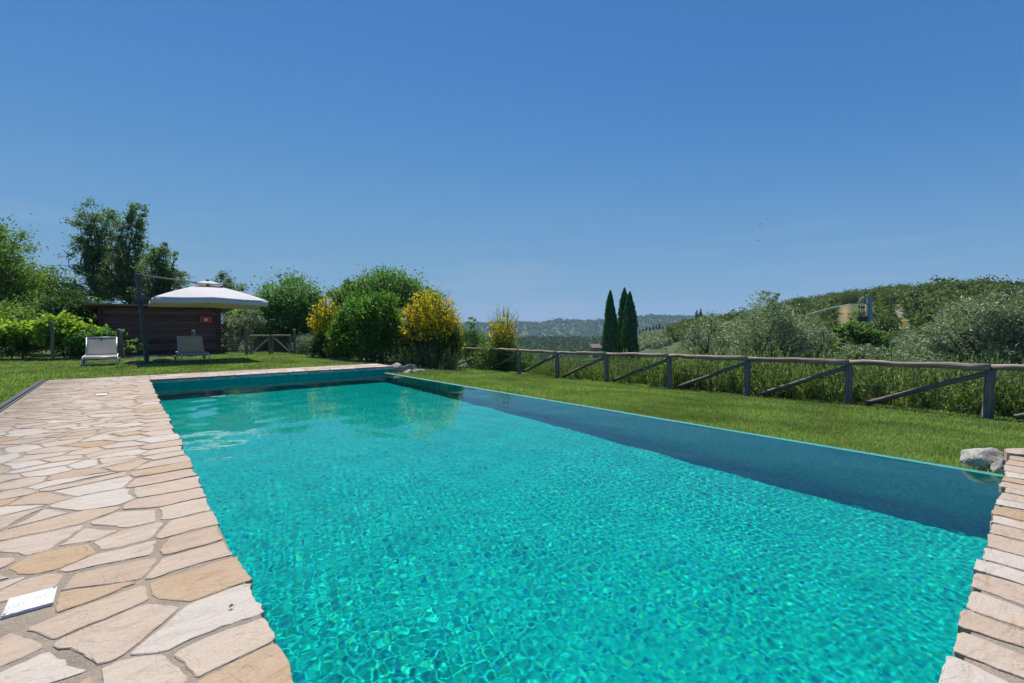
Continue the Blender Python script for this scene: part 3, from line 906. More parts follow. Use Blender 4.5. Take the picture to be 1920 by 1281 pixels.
    tag(sl.build('ground_sheet', simple('grey_sheet', (.34, .34, .40), .8, .15, 4)), 'pale grey sheet lying on the ground before the hut', 'ground sheet')
build_hut()

# ------------------------------------------------------------------ posts, gate and wire fences beside the hut
def stake(loc, h, r, label, lean=(0, 0), cut=True):
    t = MB(); rng = random.Random(int(loc[0] * 100) + 5)
    k = 6
    t.tube([(lean[0] * i / k + rng.uniform(-.006, .006), lean[1] * i / k, -.2 + (h + .2) * i / k) for i in range(k + 1)] + [(lean[0], lean[1], h + .045)], [r * rng.uniform(.92, 1.06) for i in range(k + 1)] + [r * .3], 12)
    o = t.build('wooden_stake', POSTW, None, loc=loc)
    for p in o.data.polygons: p.use_smooth = len(p.vertices) == 4
    return tag(o, label, 'post', 'wooden stakes by the hut')
stake((-1.90, 22.2, -.03), 1.33, .048, 'round grey stake among the vine leaves left of the hut')
stake((-.06, 22.2, -.03), 1.06, .075, 'leaning pale stake before the hut between lounger and parasol pole', (-.10, 0))
stake((2.10, 22.2, -.03), 1.02, .07, 'grey stake before the hut behind the right lounger')

def build_gate():
    A = Vector((3.97, 22.2, -.05)); B = Vector((5.88, 22.2, -.07)); d = B - A; L = d.length; rz = math.atan2(d.y, d.x)
    thin = wood_mat('gate_pole_wood', (.18, .16, .125), (.44, .40, .33), 'y', .6)
    up = wood_mat('gate_stile_wood', (.10, .095, .085), (.27, .25, .22))
    mesh = simple('galvanised_wire', (.22, .24, .23), .5, .1, metal=.6)
    g0 = empty('garden_gate', A, rz, 'rustic double gate with crossed poles and wire netting right of the hut', 'gate')
    def pole(mb, a, b, r): mb.tube([a, tuple((Vector(a) + Vector(b)) / 2 + Vector((0, .004, .006))), b], r, 9)
    for x in (0, L):
        mb = MB(); mb.tube([(x, 0, -.2), (x + .01, 0, .6), (x, 0, 1.16 if x == 0 else 1.10), (x, 0, 1.22 if x == 0 else 1.13)], [.068, .064, .06, .02], 12); mb.build('gate_post', POSTW, g0)
    for (x0, x1, sgn) in ((.17, L / 2 - .03, 1), (L / 2 + .05, L - .13, -1)):
        lf = empty('gate_leaf', (0, 0, 0)); lf.parent = g0
        mb = MB(); pole(mb, (x0, 0, .03), (x0, 0, .84), .045); mb.build('stile', up, lf)
        mb = MB(); pole(mb, (x1 - .03, 0, .03), (x1 - .03, 0, .86), .05); mb.build('stile', up, lf)
        mb = MB(); pole(mb, (x0 - .06, -.02, .84), (x1 - .02, -.02, .83), .032); mb.build('top_rail', thin, lf)
        mb = MB()
        a, b = ((x0 + .03, -.05, .06), (x1 - .08, -.05, .72)) if sgn > 0 else ((x0 + .06, -.05, .72), (x1 - .05, -.05, .05))
        pole(mb, a, b, .028); mb.build('diagonal_brace', thin, lf)
        nb = MB(); s = .11; zh = .80
        for fam in (1, -1):
            k = x0 - zh
            while k < x1 + zh:
                # line x = k + fam*z
                z0, z1 = .03, zh
                za, zb = ((x0 - k) * fam, (x1 - k) * fam)
                lo, hi = max(z0, min(za, zb)), min(z1, max(za, zb))
                if hi > lo + .02: nb.tube([(k + fam * lo, .02, lo), (k + fam * hi, .02, hi)], .0022, 4, False)
                k += s
        nb.build('netting', mesh, lf)
    mb = MB(); mb.box((L / 2 + .01, -.06, .62), (.14, .015, .03)); mb.build('latch', simple('latch_iron', (.06, .06, .06), .5, metal=.5), g0)
    # wire stock fence panels left of the gate and right of it
    for (P, Q, n, lab) in ((Vector((3.27, 22.25, -.05)), Vector((3.91, 22.22, -.05)), 8, 'low wire stock fence between the hut and the gate'), (Vector((5.94, 22.2, -.07)), Vector((6.95, 22.15, -.10)), 9, 'wire stock fence between gate and the yellow broom')):
        dd = Q - P; w = empty('wire_fence', P, math.atan2(dd.y, dd.x), lab, 'wire fence')
        hw = MB()
        for k in range(n): hw.tube([(0, 0, .06 + k * .098), (dd.length, 0, .06 + k * .098)], .0055, 5)
        hw.build('line_wire', mesh, w)
        vw = MB(); x = .0
        while x < dd.length: vw.tube([(x, .006, .04), (x, .006, .85)], .003, 4); x += .15
        vw.build('stay_wire', mesh, w)
build_gate()

# ------------------------------------------------------------------ cantilever parasol
def build_parasol():
    metal = simple('anthracite_aluminium', (.045, .055, .070), .45, .08, 5, metal=.3)
    cloth, nt, out = nodes('ecru_canvas')
    v = coords(nt); n = noise(nt, 1.6, 4, .5, v); n2 = noise(nt, 160, 2, .5, v)
    c = ramp(nt, [(.3, (.68, .672, .66)), (.7, (.74, .732, .72))], n.outputs['Fac']).outputs['Color']
    p = N(nt, 'ShaderNodeBsdfPrincipled'); nt.links.new(c, p.inputs['Base Color']); p.inputs['Roughness'].default_value = .85; p.inputs['Specular IOR Level'].default_value = .15
    nt.links.new(bump(nt, n2.outputs['Fac'], .15, .002), p.inputs['Normal'])
    t = N(nt, 'ShaderNodeBsdfTranslucent'); t.inputs['Color'].default_value = (.50, .37, .20, 1)
    mx = N(nt, 'ShaderNodeMixShader'); mx.inputs['Fac'].default_value = .25
    nt.links.new(p.outputs['BSDF'], mx.inputs[1]); nt.links.new(t.outputs['BSDF'], mx.inputs[2]); nt.links.new(mx.outputs['Shader'], out.inputs['Surface'])
    base = Vector((.52, 18.21, -.03))
    um = empty('cantilever_parasol', base, 0, 'square off white cantilever parasol on a leaning dark pole', 'parasol')
    # canopy centre relative to the base
    C = Vector((1.70, .68, 0)); half = 1.55; zc = 2.64; ze = 2.10
    top = Vector((-.19, -.05, 2.74)); foot = Vector((0, 0, 0))
    mb = MB(); mb.box((0, 0, .035), (.62, .62, .05)); mb.build('base_plate', metal, um, bevel=.008)
    mb = MB(); q = (top - foot).to_track_quat('Z', 'Y').to_matrix()
    mb.box((foot + top) / 2 + Vector((0, 0, .02)), (.078, .112, (top - foot).length), q); pl = mb.build('pole', metal, um, bevel=.008)
    mb = MB(); mb.box(top + Vector((.03, 0, .0)), (.16, .15, .10), q); mb.build('pole_cap', metal, um, bevel=.01)
    at_h = foot.lerp(top, .745)
    mb = MB(); mb.box(at_h, (.20, .22, .26), q); mb.box(at_h + Vector((-.12, -.03, -.12)), (.09, .09, .16), q); sl = mb.build('slider', metal, um, bevel=.012)
    mb = MB(); mb.tube([at_h + Vector((-.06, -.14, -.04)), at_h + Vector((-.06, -.22, -.04)), at_h + Vector((-.06, -.22, -.17))], .014, 8); mb.build('crank_handle', metal, sl)
    hub = C + Vector((0, 0, 2.06))
    mb = MB(); mb.bar(at_h + Vector((.05, .05, 0)), hub, .055, .085); mb.build('arm', metal, um)
    mb = MB()
    crown = C + Vector((0, 0, zc + .02))
    dirn = (crown - top); perp = Vector((-dirn.y, dirn.x, 0)).normalized() * .04
    for s in (-1, 1): mb.tube([top + Vector((.05, .02, .02)) + perp * s, crown + perp * s], .016, 8)
    mb.build('stay', metal, um)
    mb = MB(); mb.tube([hub - Vector((0, 0, .10)), hub + Vector((0, 0, .66))], .030, 12); mb.build('hub', metal, um)
    # roof cloth: radial grid, square outline with the middle of each side held a touch higher
    def outline(a):
        x, y = math.cos(a), math.sin(a); k = 1 / max(abs(x), abs(y)); return Vector((x * k, y * k, 0)) * half
    nA, nR = 96, 18; r_in = .15
    def surf(a, r):
        p_ = outline(a) * r
        mid = math.cos(4 * a) * .5 + .5          # 1 at the side middles and at 45 deg multiples of 90
        corner = .5 - .5 * math.cos(4 * a)
        zz = zc - (zc - ze) * r + .035 * math.sin(math.pi * min(1, r))
        rib8 = abs(math.sin(4 * a))              # sag between the eight ribs
        zz -= .010 * rib8 * r * r
        zz -= .05 * corner * r ** 2
        return C + Vector((p_.x, p_.y, zz))
    vs = []; fs = []
    for j in range(nR + 1):
        r = r_in + (1 - r_in) * j / nR
        for i in range(nA): vs.append(surf(2 * math.pi * i / nA, r))
    for j in range(nR):
        for i in range(nA): fs.append((j * nA + i, j * nA + (i + 1) % nA, (j + 1) * nA + (i + 1) % nA, (j + 1) * nA + i))
    mb = MB(); mb.add(vs, fs); cn = mb.build('canopy', cloth, um, smooth=True)
    mod = cn.modifiers.new('cloth', 'SOLIDIFY'); mod.thickness = .004
    # valance
    vs = []; fs = []; rng = random.Random(2)
    for i in range(nA):
        a = 2 * math.pi * i / nA; e = surf(a, 1.0)
        o = outline(a).normalized() * .012
        vs += [e + o * .3, e + o + Vector((0, 0, -.09)), e + o * (1.5 + .5 * math.sin(i * 1.7)) + Vector((0, 0, -.175 - .005 * math.sin(i * .9)))]
    for i in range(nA):
        j = (i + 1) % nA
        for k in (0, 1): fs.append((3 * i + k, 3 * i + k + 1, 3 * j + k + 1, 3 * j + k))
    mb = MB(); mb.add(vs, fs); va = mb.build('valance', cloth, cn, smooth=True); mod = va.modifiers.new('cloth', 'SOLIDIFY'); mod.thickness = .004
    # raised vent at the top
    vs = []; fs = []
    for j, (r, dz) in enumerate(((.0, .135), (.08, .12), (.17, .065), (.26, .01))):
        for i in range(32):
            a = 2 * math.pi * i / 32; o = outline(a) * r
            vs.append(C + Vector((o.x, o.y, zc - .02 + dz - .02 * abs(math.sin(4 * a)) * r * 4)))
    for j in range(3):
        for i in range(32): fs.append((j * 32 + i, j * 32 + (i + 1) % 32, (j + 1) * 32 + (i + 1) % 32, (j + 1) * 32 + i))
    mb = MB(); mb.add(vs, fs); ve = mb.build('vent', cloth, cn, smooth=True); mod = ve.modifiers.new('cloth', 'SOLIDIFY'); mod.thickness = .004
    mb = MB(); mb.tube([C + Vector((0, 0, zc + .10)), C + Vector((0, 0, zc + .17))], .045, 12); mb.build('finial', metal, um)
    for k in range(8):
        a = k * math.pi / 4; e = surf(a, .97) - Vector((0, 0, .03))
        mb = MB(); m_ = surf(a, .5) - Vector((0, 0, .035)); mb.tube([C + Vector((0, 0, zc - .03)), m_, e], .013, 6); rb = mb.build('rib', metal, um)
        mb = MB(); mb.tube([hub, m_], .010, 6); mb.build('strut', metal, rb)
build_parasol()

# ------------------------------------------------------------------ sun loungers
def build_loungers():
    al = simple('pale_aluminium', (.55, .55, .56), .42, .06, 6, metal=.35)
    sling, nt, out = nodes('mesh_sling')
    v = coords(nt, (1, 1, 1)); wv = N(nt, 'ShaderNodeTexChecker'); wv.inputs['Scale'].default_value = 180; nt.links.new(v, wv.inputs['Vector'])
    n = noise(nt, 3, 3, .5, v)
    c = ramp(nt, [(.3, (.56, .555, .545)), (.7, (.63, .625, .615))], n.outputs['Fac']).outputs['Color']
    c = mixc(nt, .25, c, wv.outputs['Color'], 'MULTIPLY')
    p = N(nt, 'ShaderNodeBsdfPrincipled'); nt.links.new(c, p.inputs['Base Color']); p.inputs['Roughness'].default_value = .7
    t = N(nt, 'ShaderNodeBsdfTranslucent'); t.inputs['Color'].default_value = (.66, .61, .54, 1)
    mx = N(nt, 'ShaderNodeMixShader'); mx.inputs['Fac'].default_value = .62
    nt.links.new(p.outputs['BSDF'], mx.inputs[1]); nt.links.new(t.outputs['BSDF'], mx.inputs[2]); nt.links.new(mx.outputs['Shader'], out.inputs['Surface'])
    rub = simple('black_rubber', (.02, .02, .02), .6)
    L = empty('sun_lounger', (-.555, 17.83, -.03), 0, 'white sling sun lounger in full sun at the left', 'sun lounger', 'sun loungers on the lawn')
    w = .375
    mb = MB()
    for s in (-1, 1): mb.tube([(s * w, 0, .27), (s * w, .06, .285), (s * w, 1.90, .285)], .020, 8)
    mb.tube([(-w, .0, .27), (w, .0, .27)], .020, 8); mb.tube([(-w, 1.9, .285), (w, 1.9, .285)], .020, 8)
    mb.build('frame', al, L, smooth=True)
    for s in (-1, 1):
        mb = MB(); mb.tube([(s * w, .0, .27), (s * (w + .012), -.015, .14), (s * (w + .02), -.02, 0)], .022, 8); mb.build('leg', al, L, smooth=True)
        mb = MB(); mb.tube([(s * (w - .02), 1.45, .28), (s * (w - .01), 1.56, .07)], .020, 8); lg = mb.build('leg', al, L, smooth=True)
        mb = MB(); mb.tube([(s * (w + .03), 1.58, .09), (s * (w + .065), 1.58, .09)], .09, 20); mb.build('wheel', rub, lg)
    mb = MB(); mb.tube([(-w, .0, .085), (w, .0, .085)], .017, 8); mb.tube([(-w, .30, .22), (w, .30, .22)], .014, 8); mb.build('stretcher', al, L, smooth=True)
    def cloth(name, f, n, m):
        vs = []; fs = []
        for j in range(n + 1):
            for i in range(m + 1): vs.append(f(i / m, j / n))
        for j in range(n):
            for i in range(m): fs.append((j * (m + 1) + i, j * (m + 1) + i + 1, (j + 1) * (m + 1) + i + 1, (j + 1) * (m + 1) + i))
        b = MB(); b.add(vs, fs); o = b.build(name, sling, L, smooth=True); k = o.modifiers.new('cloth', 'SOLIDIFY'); k.thickness = .006
        return o
    cloth('seat', lambda a, b: ((a - .5) * 2 * (w - .005), -.02 + b * 1.22, .292 - .02 * math.sin(math.pi * a) * math.sin(math.pi * b) - .025 * (1 - min(1, b * 8))), 14, 10)
    an = math.radians(50); bl = .70
    def bk(a, b): return ((a - .5) * 2 * (w - .018), 1.20 + b * bl * math.cos(an), .295 + b * bl * math.sin(an) - .02 * math.sin(math.pi * a) * math.sin(math.pi * b))
    br = cloth('backrest', bk, 12, 10)
    mb = MB()
    for s in (0, 1): mb.tube([bk(s, 0), bk(s, 1)], .014, 8)
    mb.tube([bk(0, 1), bk(1, 1)], .014, 8); mb.build('backrest_frame', al, br, smooth=True)
    mb = MB(); mb.box(Vector(bk(.5, .95)) + Vector((0, -.012, .0)), (.07, .004, .02)); mb.build('care_tag', rub, br)
    for s in (-1, 1):
        mb = MB(); mb.tube([(s * (w - .05), 1.72, .28), bk(.5 + .42 * s, .6)], .011, 6); mb.build('prop', al, L, smooth=True)
    M = copy_tree(L); M.location = (1.755, 18.08, -.03); M['label'] = 'beige looking sun lounger shaded by the parasol'
build_loungers()

# ------------------------------------------------------------------ vegetation
BARK = simple('bark', (.085, .070, .055), .95, .4, 6, bmp=.6, stretch=(3, 3, .6))

def leaf_arrays(C, size, aspect, rng, dirs=None, dirmix=.5, sizevar=.35):
    n = len(C)
    t = rng.normal(size=(n, 3))
    t /= np.linalg.norm(t, axis=1)[:, None]
    if dirs is not None:
        t = t * (1 - dirmix) + dirs * dirmix; t /= np.linalg.norm(t, axis=1)[:, None] + 1e-9
    s = np.cross(t, rng.normal(size=(n, 3))); s /= np.linalg.norm(s, axis=1)[:, None] + 1e-9
    L = size * (1 + sizevar * rng.uniform(-1, 1, n))[:, None]
    W = L * aspect
    v = np.stack([C - t * L * .5, C + s * W * .5 - t * L * .05, C + t * L * .5, C - s * W * .5 - t * L * .05], 1)
    return v.reshape(-1, 3)

def quads(n): return np.arange(4 * n).reshape(n, 4)

def leaf_mesh(name, C, size, aspect, rng, dirs=None, dirmix=.5, sizevar=.35):
    return np_mesh(name, leaf_arrays(np.asarray(C), size, aspect, rng, dirs, dirmix, sizevar), quads(len(C)))

def clumps(blobs, n, rng, per=70, sig=.22, shell=.45, flat=.75, up=.12):
    """leaf positions gathered in clumps spread through ellipsoids. blobs: (cx,cy,cz,rx,ry,rz)"""
    blobs = np.asarray(blobs, dtype=float)
    w = (blobs[:, 3] * blobs[:, 4] * blobs[:, 5]) ** (2 / 3); w /= w.sum()
    P = []; D = []; K = []
    for b, wi in zip(blobs, w):
        nb = int(n * wi); nc = max(3, nb // per)
        d = rng.normal(size=(nc, 3)); d /= np.linalg.norm(d, axis=1)[:, None]
        r = (shell ** 3 + (1 - shell ** 3) * rng.random(nc)) ** (1 / 3)
        r = r * rng.uniform(.82, 1.10, nc)
        cc = b[:3] + d * r[:, None] * b[3:]
        cnt = rng.multinomial(nb, rng.dirichlet(np.full(nc, 2.2)))
        idx = np.repeat(np.arange(nc), cnt)
        sg = sig * (b[3] * b[4] * b[5]) ** (1 / 3)
        off = rng.normal(size=(len(idx), 3)) * sg * rng.uniform(.6, 1.25, nc)[idx][:, None]; off[:, 2] *= flat
        P.append(cc[idx] + off); dd = d[idx] * .6 + off / (sg + 1e-6) * .4; dd[:, 2] += up; D.append(dd); K.append(cc)
    P = np.concatenate(P); D = np.concatenate(D); D /= np.linalg.norm(D, axis=1)[:, None] + 1e-9
    return P, D, np.concatenate(K)

def limb_mb(base, fork, targets, r0, rng, n=5):
    mb = MB()
    b = Vector(base); f = Vector(fork)
    mid = b.lerp(f, .5) + Vector((rng.normal() * .05, rng.normal() * .05, 0)) * (f - b).length
    mb.tube([b, b.lerp(mid, .5), mid, f], [r0 * 1.25, r0, r0 * .9, r0 * .75], 8)
    for t in targets:
        t = Vector(t); L = (t - f).length
        m1 = f.lerp(t, .35) + Vector((rng.normal() * .08 * L, rng.normal() * .08 * L, .10 * L)); m2 = f.lerp(t, .7) + Vector((rng.normal() * .06 * L, rng.normal() * .06 * L, .06 * L))
        k = rng.uniform(.35, .6)
        mb.tube([f - Vector((0, 0, .05)), m1, m2, t], [r0 * k, r0 * k * .7, r0 * k * .4, r0 * .10], n, False)
    return mb

def plant(name, label, cat, group, blobs_px, Z, n, leaf, aspect, mat, seed, trunk_r=.12, ntargets=16, foot=None, base_px=None, fork_t=.35, per=70, sig=.22, shell=.45, dirmix=.5, depth=1.0, crown='crown', up=.12, dz=0.0, flat=.75):
    """a tree or shrub: blobs given as (column, row, half width, half height[, extra distance]) of what was measured at distance Z"""
    rng = np.random.default_rng(seed)
    bl = []
    for q in blobs_px:
        zz = Z + (q[4] if len(q) > 4 else 0)
        c = at(q[0], q[1], zz); bl.append((c.x, c.y, c.z, q[2] * zz / 853.3 * depth, q[2] * zz / 853.3 * depth, q[3] * zz / 853.3))
    bl = np.array(bl)
    bx = base_px if base_px is not None else float(np.average([q[0] for q in blobs_px], weights=[q[2] * q[3] for q in blobs_px]))
    g = ground_at(bx, Z + dz)
    root = empty(name, g, 0, label, cat, group)
    bl[:, :3] -= np.array(g)
    P, D, K = clumps(bl, n, rng, per, sig, shell, up=up, flat=flat)
    link(crown, leaf_mesh(crown, P, leaf, aspect, rng, D, dirmix), mat, root)
    cz = (bl[:, 2] * bl[:, 5]).sum() / bl[:, 5].sum(); cx = np.average(bl[:, 0], weights=bl[:, 3]); cy = np.average(bl[:, 1], weights=bl[:, 3])
    fork = Vector((cx * .6, cy * .6, max(.25, cz * fork_t)))
    tg = K[rng.choice(len(K), min(ntargets, len(K)), replace=False)]
    limb_mb((0, 0, -.2), fork, tg, trunk_r, rng).build('trunk', BARK, root, smooth=True)
    return root

G_TALL = leafmat('pear_leaf', [(.026, .048, .024), (.045, .078, .036), (.068, .105, .048), (.105, .14, .078)], .5, .40, .35, gain=2.3)
G_MID = leafmat('maple_leaf', [(.030, .060, .016), (.050, .090, .022), (.075, .125, .030), (.11, .15, .045)], .5, .42, .3, gain=2.3)
G_DARK = leafmat('dark_leaf', [(.022, .045, .020), (.038, .070, .026), (.060, .098, .036)], .5, .34, .4)
G_FIG = leafmat('walnut_leaf', [(.026, .058, .018), (.042, .085, .025), (.065, .120, .034), (.09, .145, .05)], .45, .40, .35, gain=2.4)
G_SILV = leafmat('oleaster_leaf', [(.075, .10, .070), (.12, .15, .11), (.17, .20, .155), (.06, .085, .05)], .5, .25, .4)
G_VINE = leafmat('vine_leaf', [(.085, .14, .020), (.13, .20, .028), (.18, .25, .040), (.06, .10, .02)], .5, .45, .3)
G_LAUREL = leafmat('laurel_leaf', [(.016, .050, .012), (.028, .080, .016), (.050, .120, .022), (.085, .165, .030), (.12, .20, .035)], .5, .40, .35)
G_ROSE = leafmat('rosemary_needle', [(.045, .068, .030), (.070, .095, .040), (.10, .125, .055)], .6, .25, .25)
G_ROSE2 = leafmat('broom_stem_leaf', [(.040, .064, .026), (.062, .090, .034), (.090, .118, .046), (.115, .14, .06), (.030, .048, .022)], .55, .38, .3, gain=2.7)
G_OLIVE = leafmat('olive_leaf', [(.060, .085, .045), (.090, .122, .066), (.125, .16, .095), (.175, .205, .14), (.235, .26, .20)], .42, .25, .5)
G_ACAC = leafmat('robinia_leaf', [(.046, .086, .028), (.072, .125, .040), (.10, .16, .056)], .5, .42, .35)
G_CYP = leafmat('cypress_leaf', [(.010, .034, .016), (.020, .058, .025), (.036, .085, .036), (.055, .11, .046)], .6, .2, .25, gain=2.6)
G_OAK = leafmat('oak_leaf', [(.040, .062, .018), (.058, .086, .024), (.080, .110, .034)], .6, .3, .25)
G_OAK2 = leafmat('oak_leaf_dark', [(.022, .042, .016), (.034, .058, .022), (.05, .075, .03)], .6, .25, .25)
G_OAK3 = leafmat('oak_leaf_pale', [(.065, .085, .030), (.09, .115, .040), (.11, .13, .055)], .6, .3, .25)
G_PINE = leafmat('pine_leaf', [(.022, .045, .018), (.038, .066, .024), (.055, .085, .032)], .7, .2, .2)
FLOWER = leafmat('broom_flower', [(.80, .58, .012), (.86, .66, .025), (.88, .70, .06)], .6, .35, .2, gain=1.0)
BROOMG = leafmat('broom_stem', [(.045, .085, .032), (.070, .115, .045), (.095, .140, .060)], .55, .2, .3)

# --- trees behind the hut, left to right
plant('broadleaf_tree', 'full leafy tree cut off by the left edge of the view', 'tree', None, [(-55, 500, 85, 85), (2, 466, 38, 48), (-10, 560, 65, 60), (14, 520, 40, 40)], 23, 30000, .13, .55, G_MID, 101, .17)
plant('broadleaf_tree', 'low bronze tipped tree between the left edge tree and tall trees', 'tree', None, [(98, 540, 42, 38), (60, 565, 45, 42), (115, 580, 40, 36)], 26, 16000, .14, .5, G_MID, 102, .12)
tallopt = dict(leaf=.125, aspect=.5, mat=G_TALL, trunk_r=.13, ntargets=60, per=40, sig=.135, shell=.2)
plant('tall_tree', 'tallest dark tree behind the hut, left of a twin top', 'tree', None, [(185, 410, 30, 36), (168, 440, 32, 42), (200, 440, 28, 42), (160, 490, 34, 36), (195, 492, 40, 42), (185, 540, 52, 34)], 29, n=16500, seed=103, fork_t=.5, **tallopt)
plant('tall_tree', 'slender dark tree behind the hut, right of the tallest', 'tree', None, [(252, 402, 18, 30), (246, 436, 25, 38), (248, 478, 33, 38), (238, 520, 42, 36), (240, 552, 46, 26)], 28, n=15500, seed=104, fork_t=.5, **tallopt)
plant('tall_tree', 'shorter dark tree behind the parasol pole', 'tree', None, [(306, 484, 24, 28), (300, 515, 40, 34), (325, 524, 22, 24), (292, 552, 42, 26)], 27, n=11500, seed=105, fork_t=.45, **tallopt)
plant('shrub', 'dark green bush against the left end of the hut', 'bush', None, [(145, 602, 34, 42), (128, 590, 40, 45), (158, 630, 22, 32)], 19.6, 12000, .125, .5, G_DARK, 106, .06)
plant('shrub', 'wide mid green thicket behind the vines', 'bush', None, [(20, 605, 70, 38), (90, 605, 55, 36), (-70, 610, 80, 42)], 19.8, 18000, .12, .5, G_MID, 107, .06)
plant('shrub', 'low scrub under the vines at the far left', 'bush', None, [(15, 650, 55, 14), (-70, 645, 60, 20), (75, 648, 40, 15), (140, 650, 40, 16)], 16.9, 5500, .12, .45, G_DARK, 108, .03)
for k, (bl, n, lab) in enumerate([([(112, 606, 28, 16), (100, 628, 34, 16), (140, 622, 26, 20)], 2600, 'bright yellow green vine round the grey stake'), ([(45, 618, 46, 13), (20, 628, 36, 12), (80, 622, 20, 12)], 2600, 'bright vine trailing low at the left edge'), ([(-70, 615, 60, 16)], 1800, 'bright vine beyond the left edge'), ([(180, 632, 24, 14), (165, 645, 24, 16), (205, 630, 14, 8)], 1500, 'green vine shoots reaching over the left hut corner')]):
    plant('grape_vine', lab, 'vine', 'vines left of the hut', bl, 16.5, int(n * 1.3), .125, .9, G_VINE if k < 3 else G_FIG, 110 + k, .03, 8, per=18, sig=.25)
plant('shrub', 'thin shoots between the left stake and the pole before the hut', 'bush', None, [(238, 625, 9, 8), (228, 655, 20, 12), (255, 650, 18, 14)], 17.3, 160, .12, .5, G_FIG, 116, .012, 14, per=6)
# --- right of the parasol
plant('young_tree', 'sparse upright young tree behind the parasol top', 'tree', None, [(420, 530, 16, 22), (440, 548, 18, 22), (425, 570, 32, 26), (470, 565, 16, 12)], 28, 6500, .12, .5, G_TALL, 120, .07, 20, per=30)
plant('broadleaf_tree', 'dense rounded green tree between the parasol and the yellow broom', 'tree', None, [(548, 562, 50, 44), (515, 585, 40, 50), (585, 585, 28, 44), (480, 600, 45, 38), (545, 620, 55, 45)], 25, 30000, .14, .55, G_FIG, 121, .15, 18, per=60)
plant('shrub', 'silvery leaved bush between the hut and the gate', 'bush', None, [(440, 625, 28, 34), (468, 598, 22, 18), (425, 650, 16, 20)], 22.3, 7500, .10, .45, G_SILV, 122, .05, dz=.6)
plant('shrub', 'dark shaded bush behind the gate', 'bush', None, [(510, 640, 40, 30), (545, 625, 30, 30)], 23.5, 8000, .12, .5, G_DARK, 123, .05)
plant('shrub', 'low silvery bush right of the gate', 'bush', None, [(578, 648, 20, 24), (596, 655, 12, 18), (560, 655, 14, 16)], 21.8, 4500, .095, .45, G_SILV, 124, .04)
plant('broadleaf_tree', 'rounded tree rising behind the hedge and yellow broom', 'tree', None, [(730, 542, 52, 36), (690, 560, 50, 36), (645, 566, 26, 34), (780, 560, 42, 30), (655, 540, 13, 18)], 27, 24000, .14, .55, G_FIG, 125, .15, 18, per=55)
plant('laurel_bush', 'big glossy laurel bush with bright green top, left of the broom', 'bush', None, [(672, 580, 30, 30), (712, 574, 34, 26), (695, 595, 50, 34), (662, 618, 34, 34), (728, 610, 26, 38), (690, 640, 58, 34), (640, 640, 26, 30), (652, 600, 26, 26), (745, 640, 26, 34)], 17.3, 32000, .105, .42, G_LAUREL, 126, .07, 16, per=55, sig=.19, shell=.55)

def broom(label, px, Z, top_y, base_y, half_px, seed, nst, nfl, flow_lo=.55, stiff=1.0, zfoot=None):
    """upright rush like stems fanning from a foot, yellow pea flowers on the upper part"""
    rng = np.random.default_rng(seed)
    g = ground_at(px, Z)
    H = (at(px, top_y, Z).z - g.z); R = half_px * Z / 853.3
    root = empty('yellow_broom', g, 0, label, 'bush', 'flowering broom')
    SV = []; FL = []; FD = []
    for i in range(nst):
        a = rng.uniform(0, 2 * math.pi); rr = R * math.sqrt(rng.random()) * rng.uniform(.8, 1.1)
        h = H * rng.uniform(.62, 1.03) * (1 - .28 * (rr / R) ** 2)
        p0 = np.array([math.cos(a) * rr * .25, math.sin(a) * rr * .25, 0]); p3 = np.array([math.cos(a) * rr, math.sin(a) * rr, h])
        prev = p0; m = 9
        pts = []
        for k in range(m + 1):
            t = k / m
            q = p0 + (p3 - p0) * np.array([t ** 1.5, t ** 1.5, t ** .9]) + rng.normal(size=3) * .012 * H * t
            pts.append(q)
        pts = np.array(pts)
        SV.append(pts)
    # stems as slim blades
    V = []
    for pts in SV:
        for k in range(len(pts) - 1):
            a_, b_ = pts[k], pts[k + 1]
            for _ in range(2):
                s = rng.normal(size=3); d = b_ - a_; s -= d * (s @ d) / (d @ d + 1e-9); s /= np.linalg.norm(s) + 1e-9
                w = .006 + .006 * (1 - k / len(pts))
                V += [a_ - s * w, a_ + s * w, b_ + s * w * .8, b_ - s * w * .8]
        # side shoots
        for _ in range(5):
            k = rng.integers(3, len(pts)); b0 = pts[k] if k < len(pts) else pts[-1]
            e = b0 + np.array([rng.normal() * .07, rng.normal() * .07, rng.uniform(.06, .22)]) * (H / 2)
            s = rng.normal(size=3) * .004
            V += [b0 - s, b0 + s, e + s * .5, e - s * .5]
    V = np.array(V)
    link('stems', np_mesh('stems', V, quads(len(V) // 4)), BROOMG, root)
    idx = rng.integers(0, nst, nfl)
    F = []
    for i in idx:
        pts = SV[i]; t = rng.uniform(flow_lo, 1.0) * (len(pts) - 1); k = min(int(t), len(pts) - 2)
        c = pts[k] + (pts[k + 1] - pts[k]) * (t - k) + rng.normal(size=3) * .035
        for _ in range(3): F.append(c + rng.normal(size=3) * .014)
    link('flowers', leaf_mesh('flowers', np.array(F), .068, .85, rng), FLOWER, root)
    return root
broom('yellow flowering broom left of the laurel bush', 612, 18.6, 553, 672, 37, 130, 280, 1300, .58)
broom('large yellow flowering broom right of the laurel bush', 806, 16.9, 541, 680, 58, 131, 700, 3600, .66)
broom('small yellow broom leaning out right of the large broom', 846, 17.4, 580, 680, 26, 132, 170, 800, .5)
broom('airy yellow broom standing alone beyond the fence end', 944, 21.3, 574, 660, 36, 133, 170, 900, .5)
plant('shrub', 'leafy stems at the foot of the large broom', 'bush', None, [(800, 640, 45, 40), (768, 640, 30, 42), (845, 645, 24, 34), (815, 615, 30, 24)], 17.0, 11000, .09, .35, G_DARK, 134, .03, per=40)
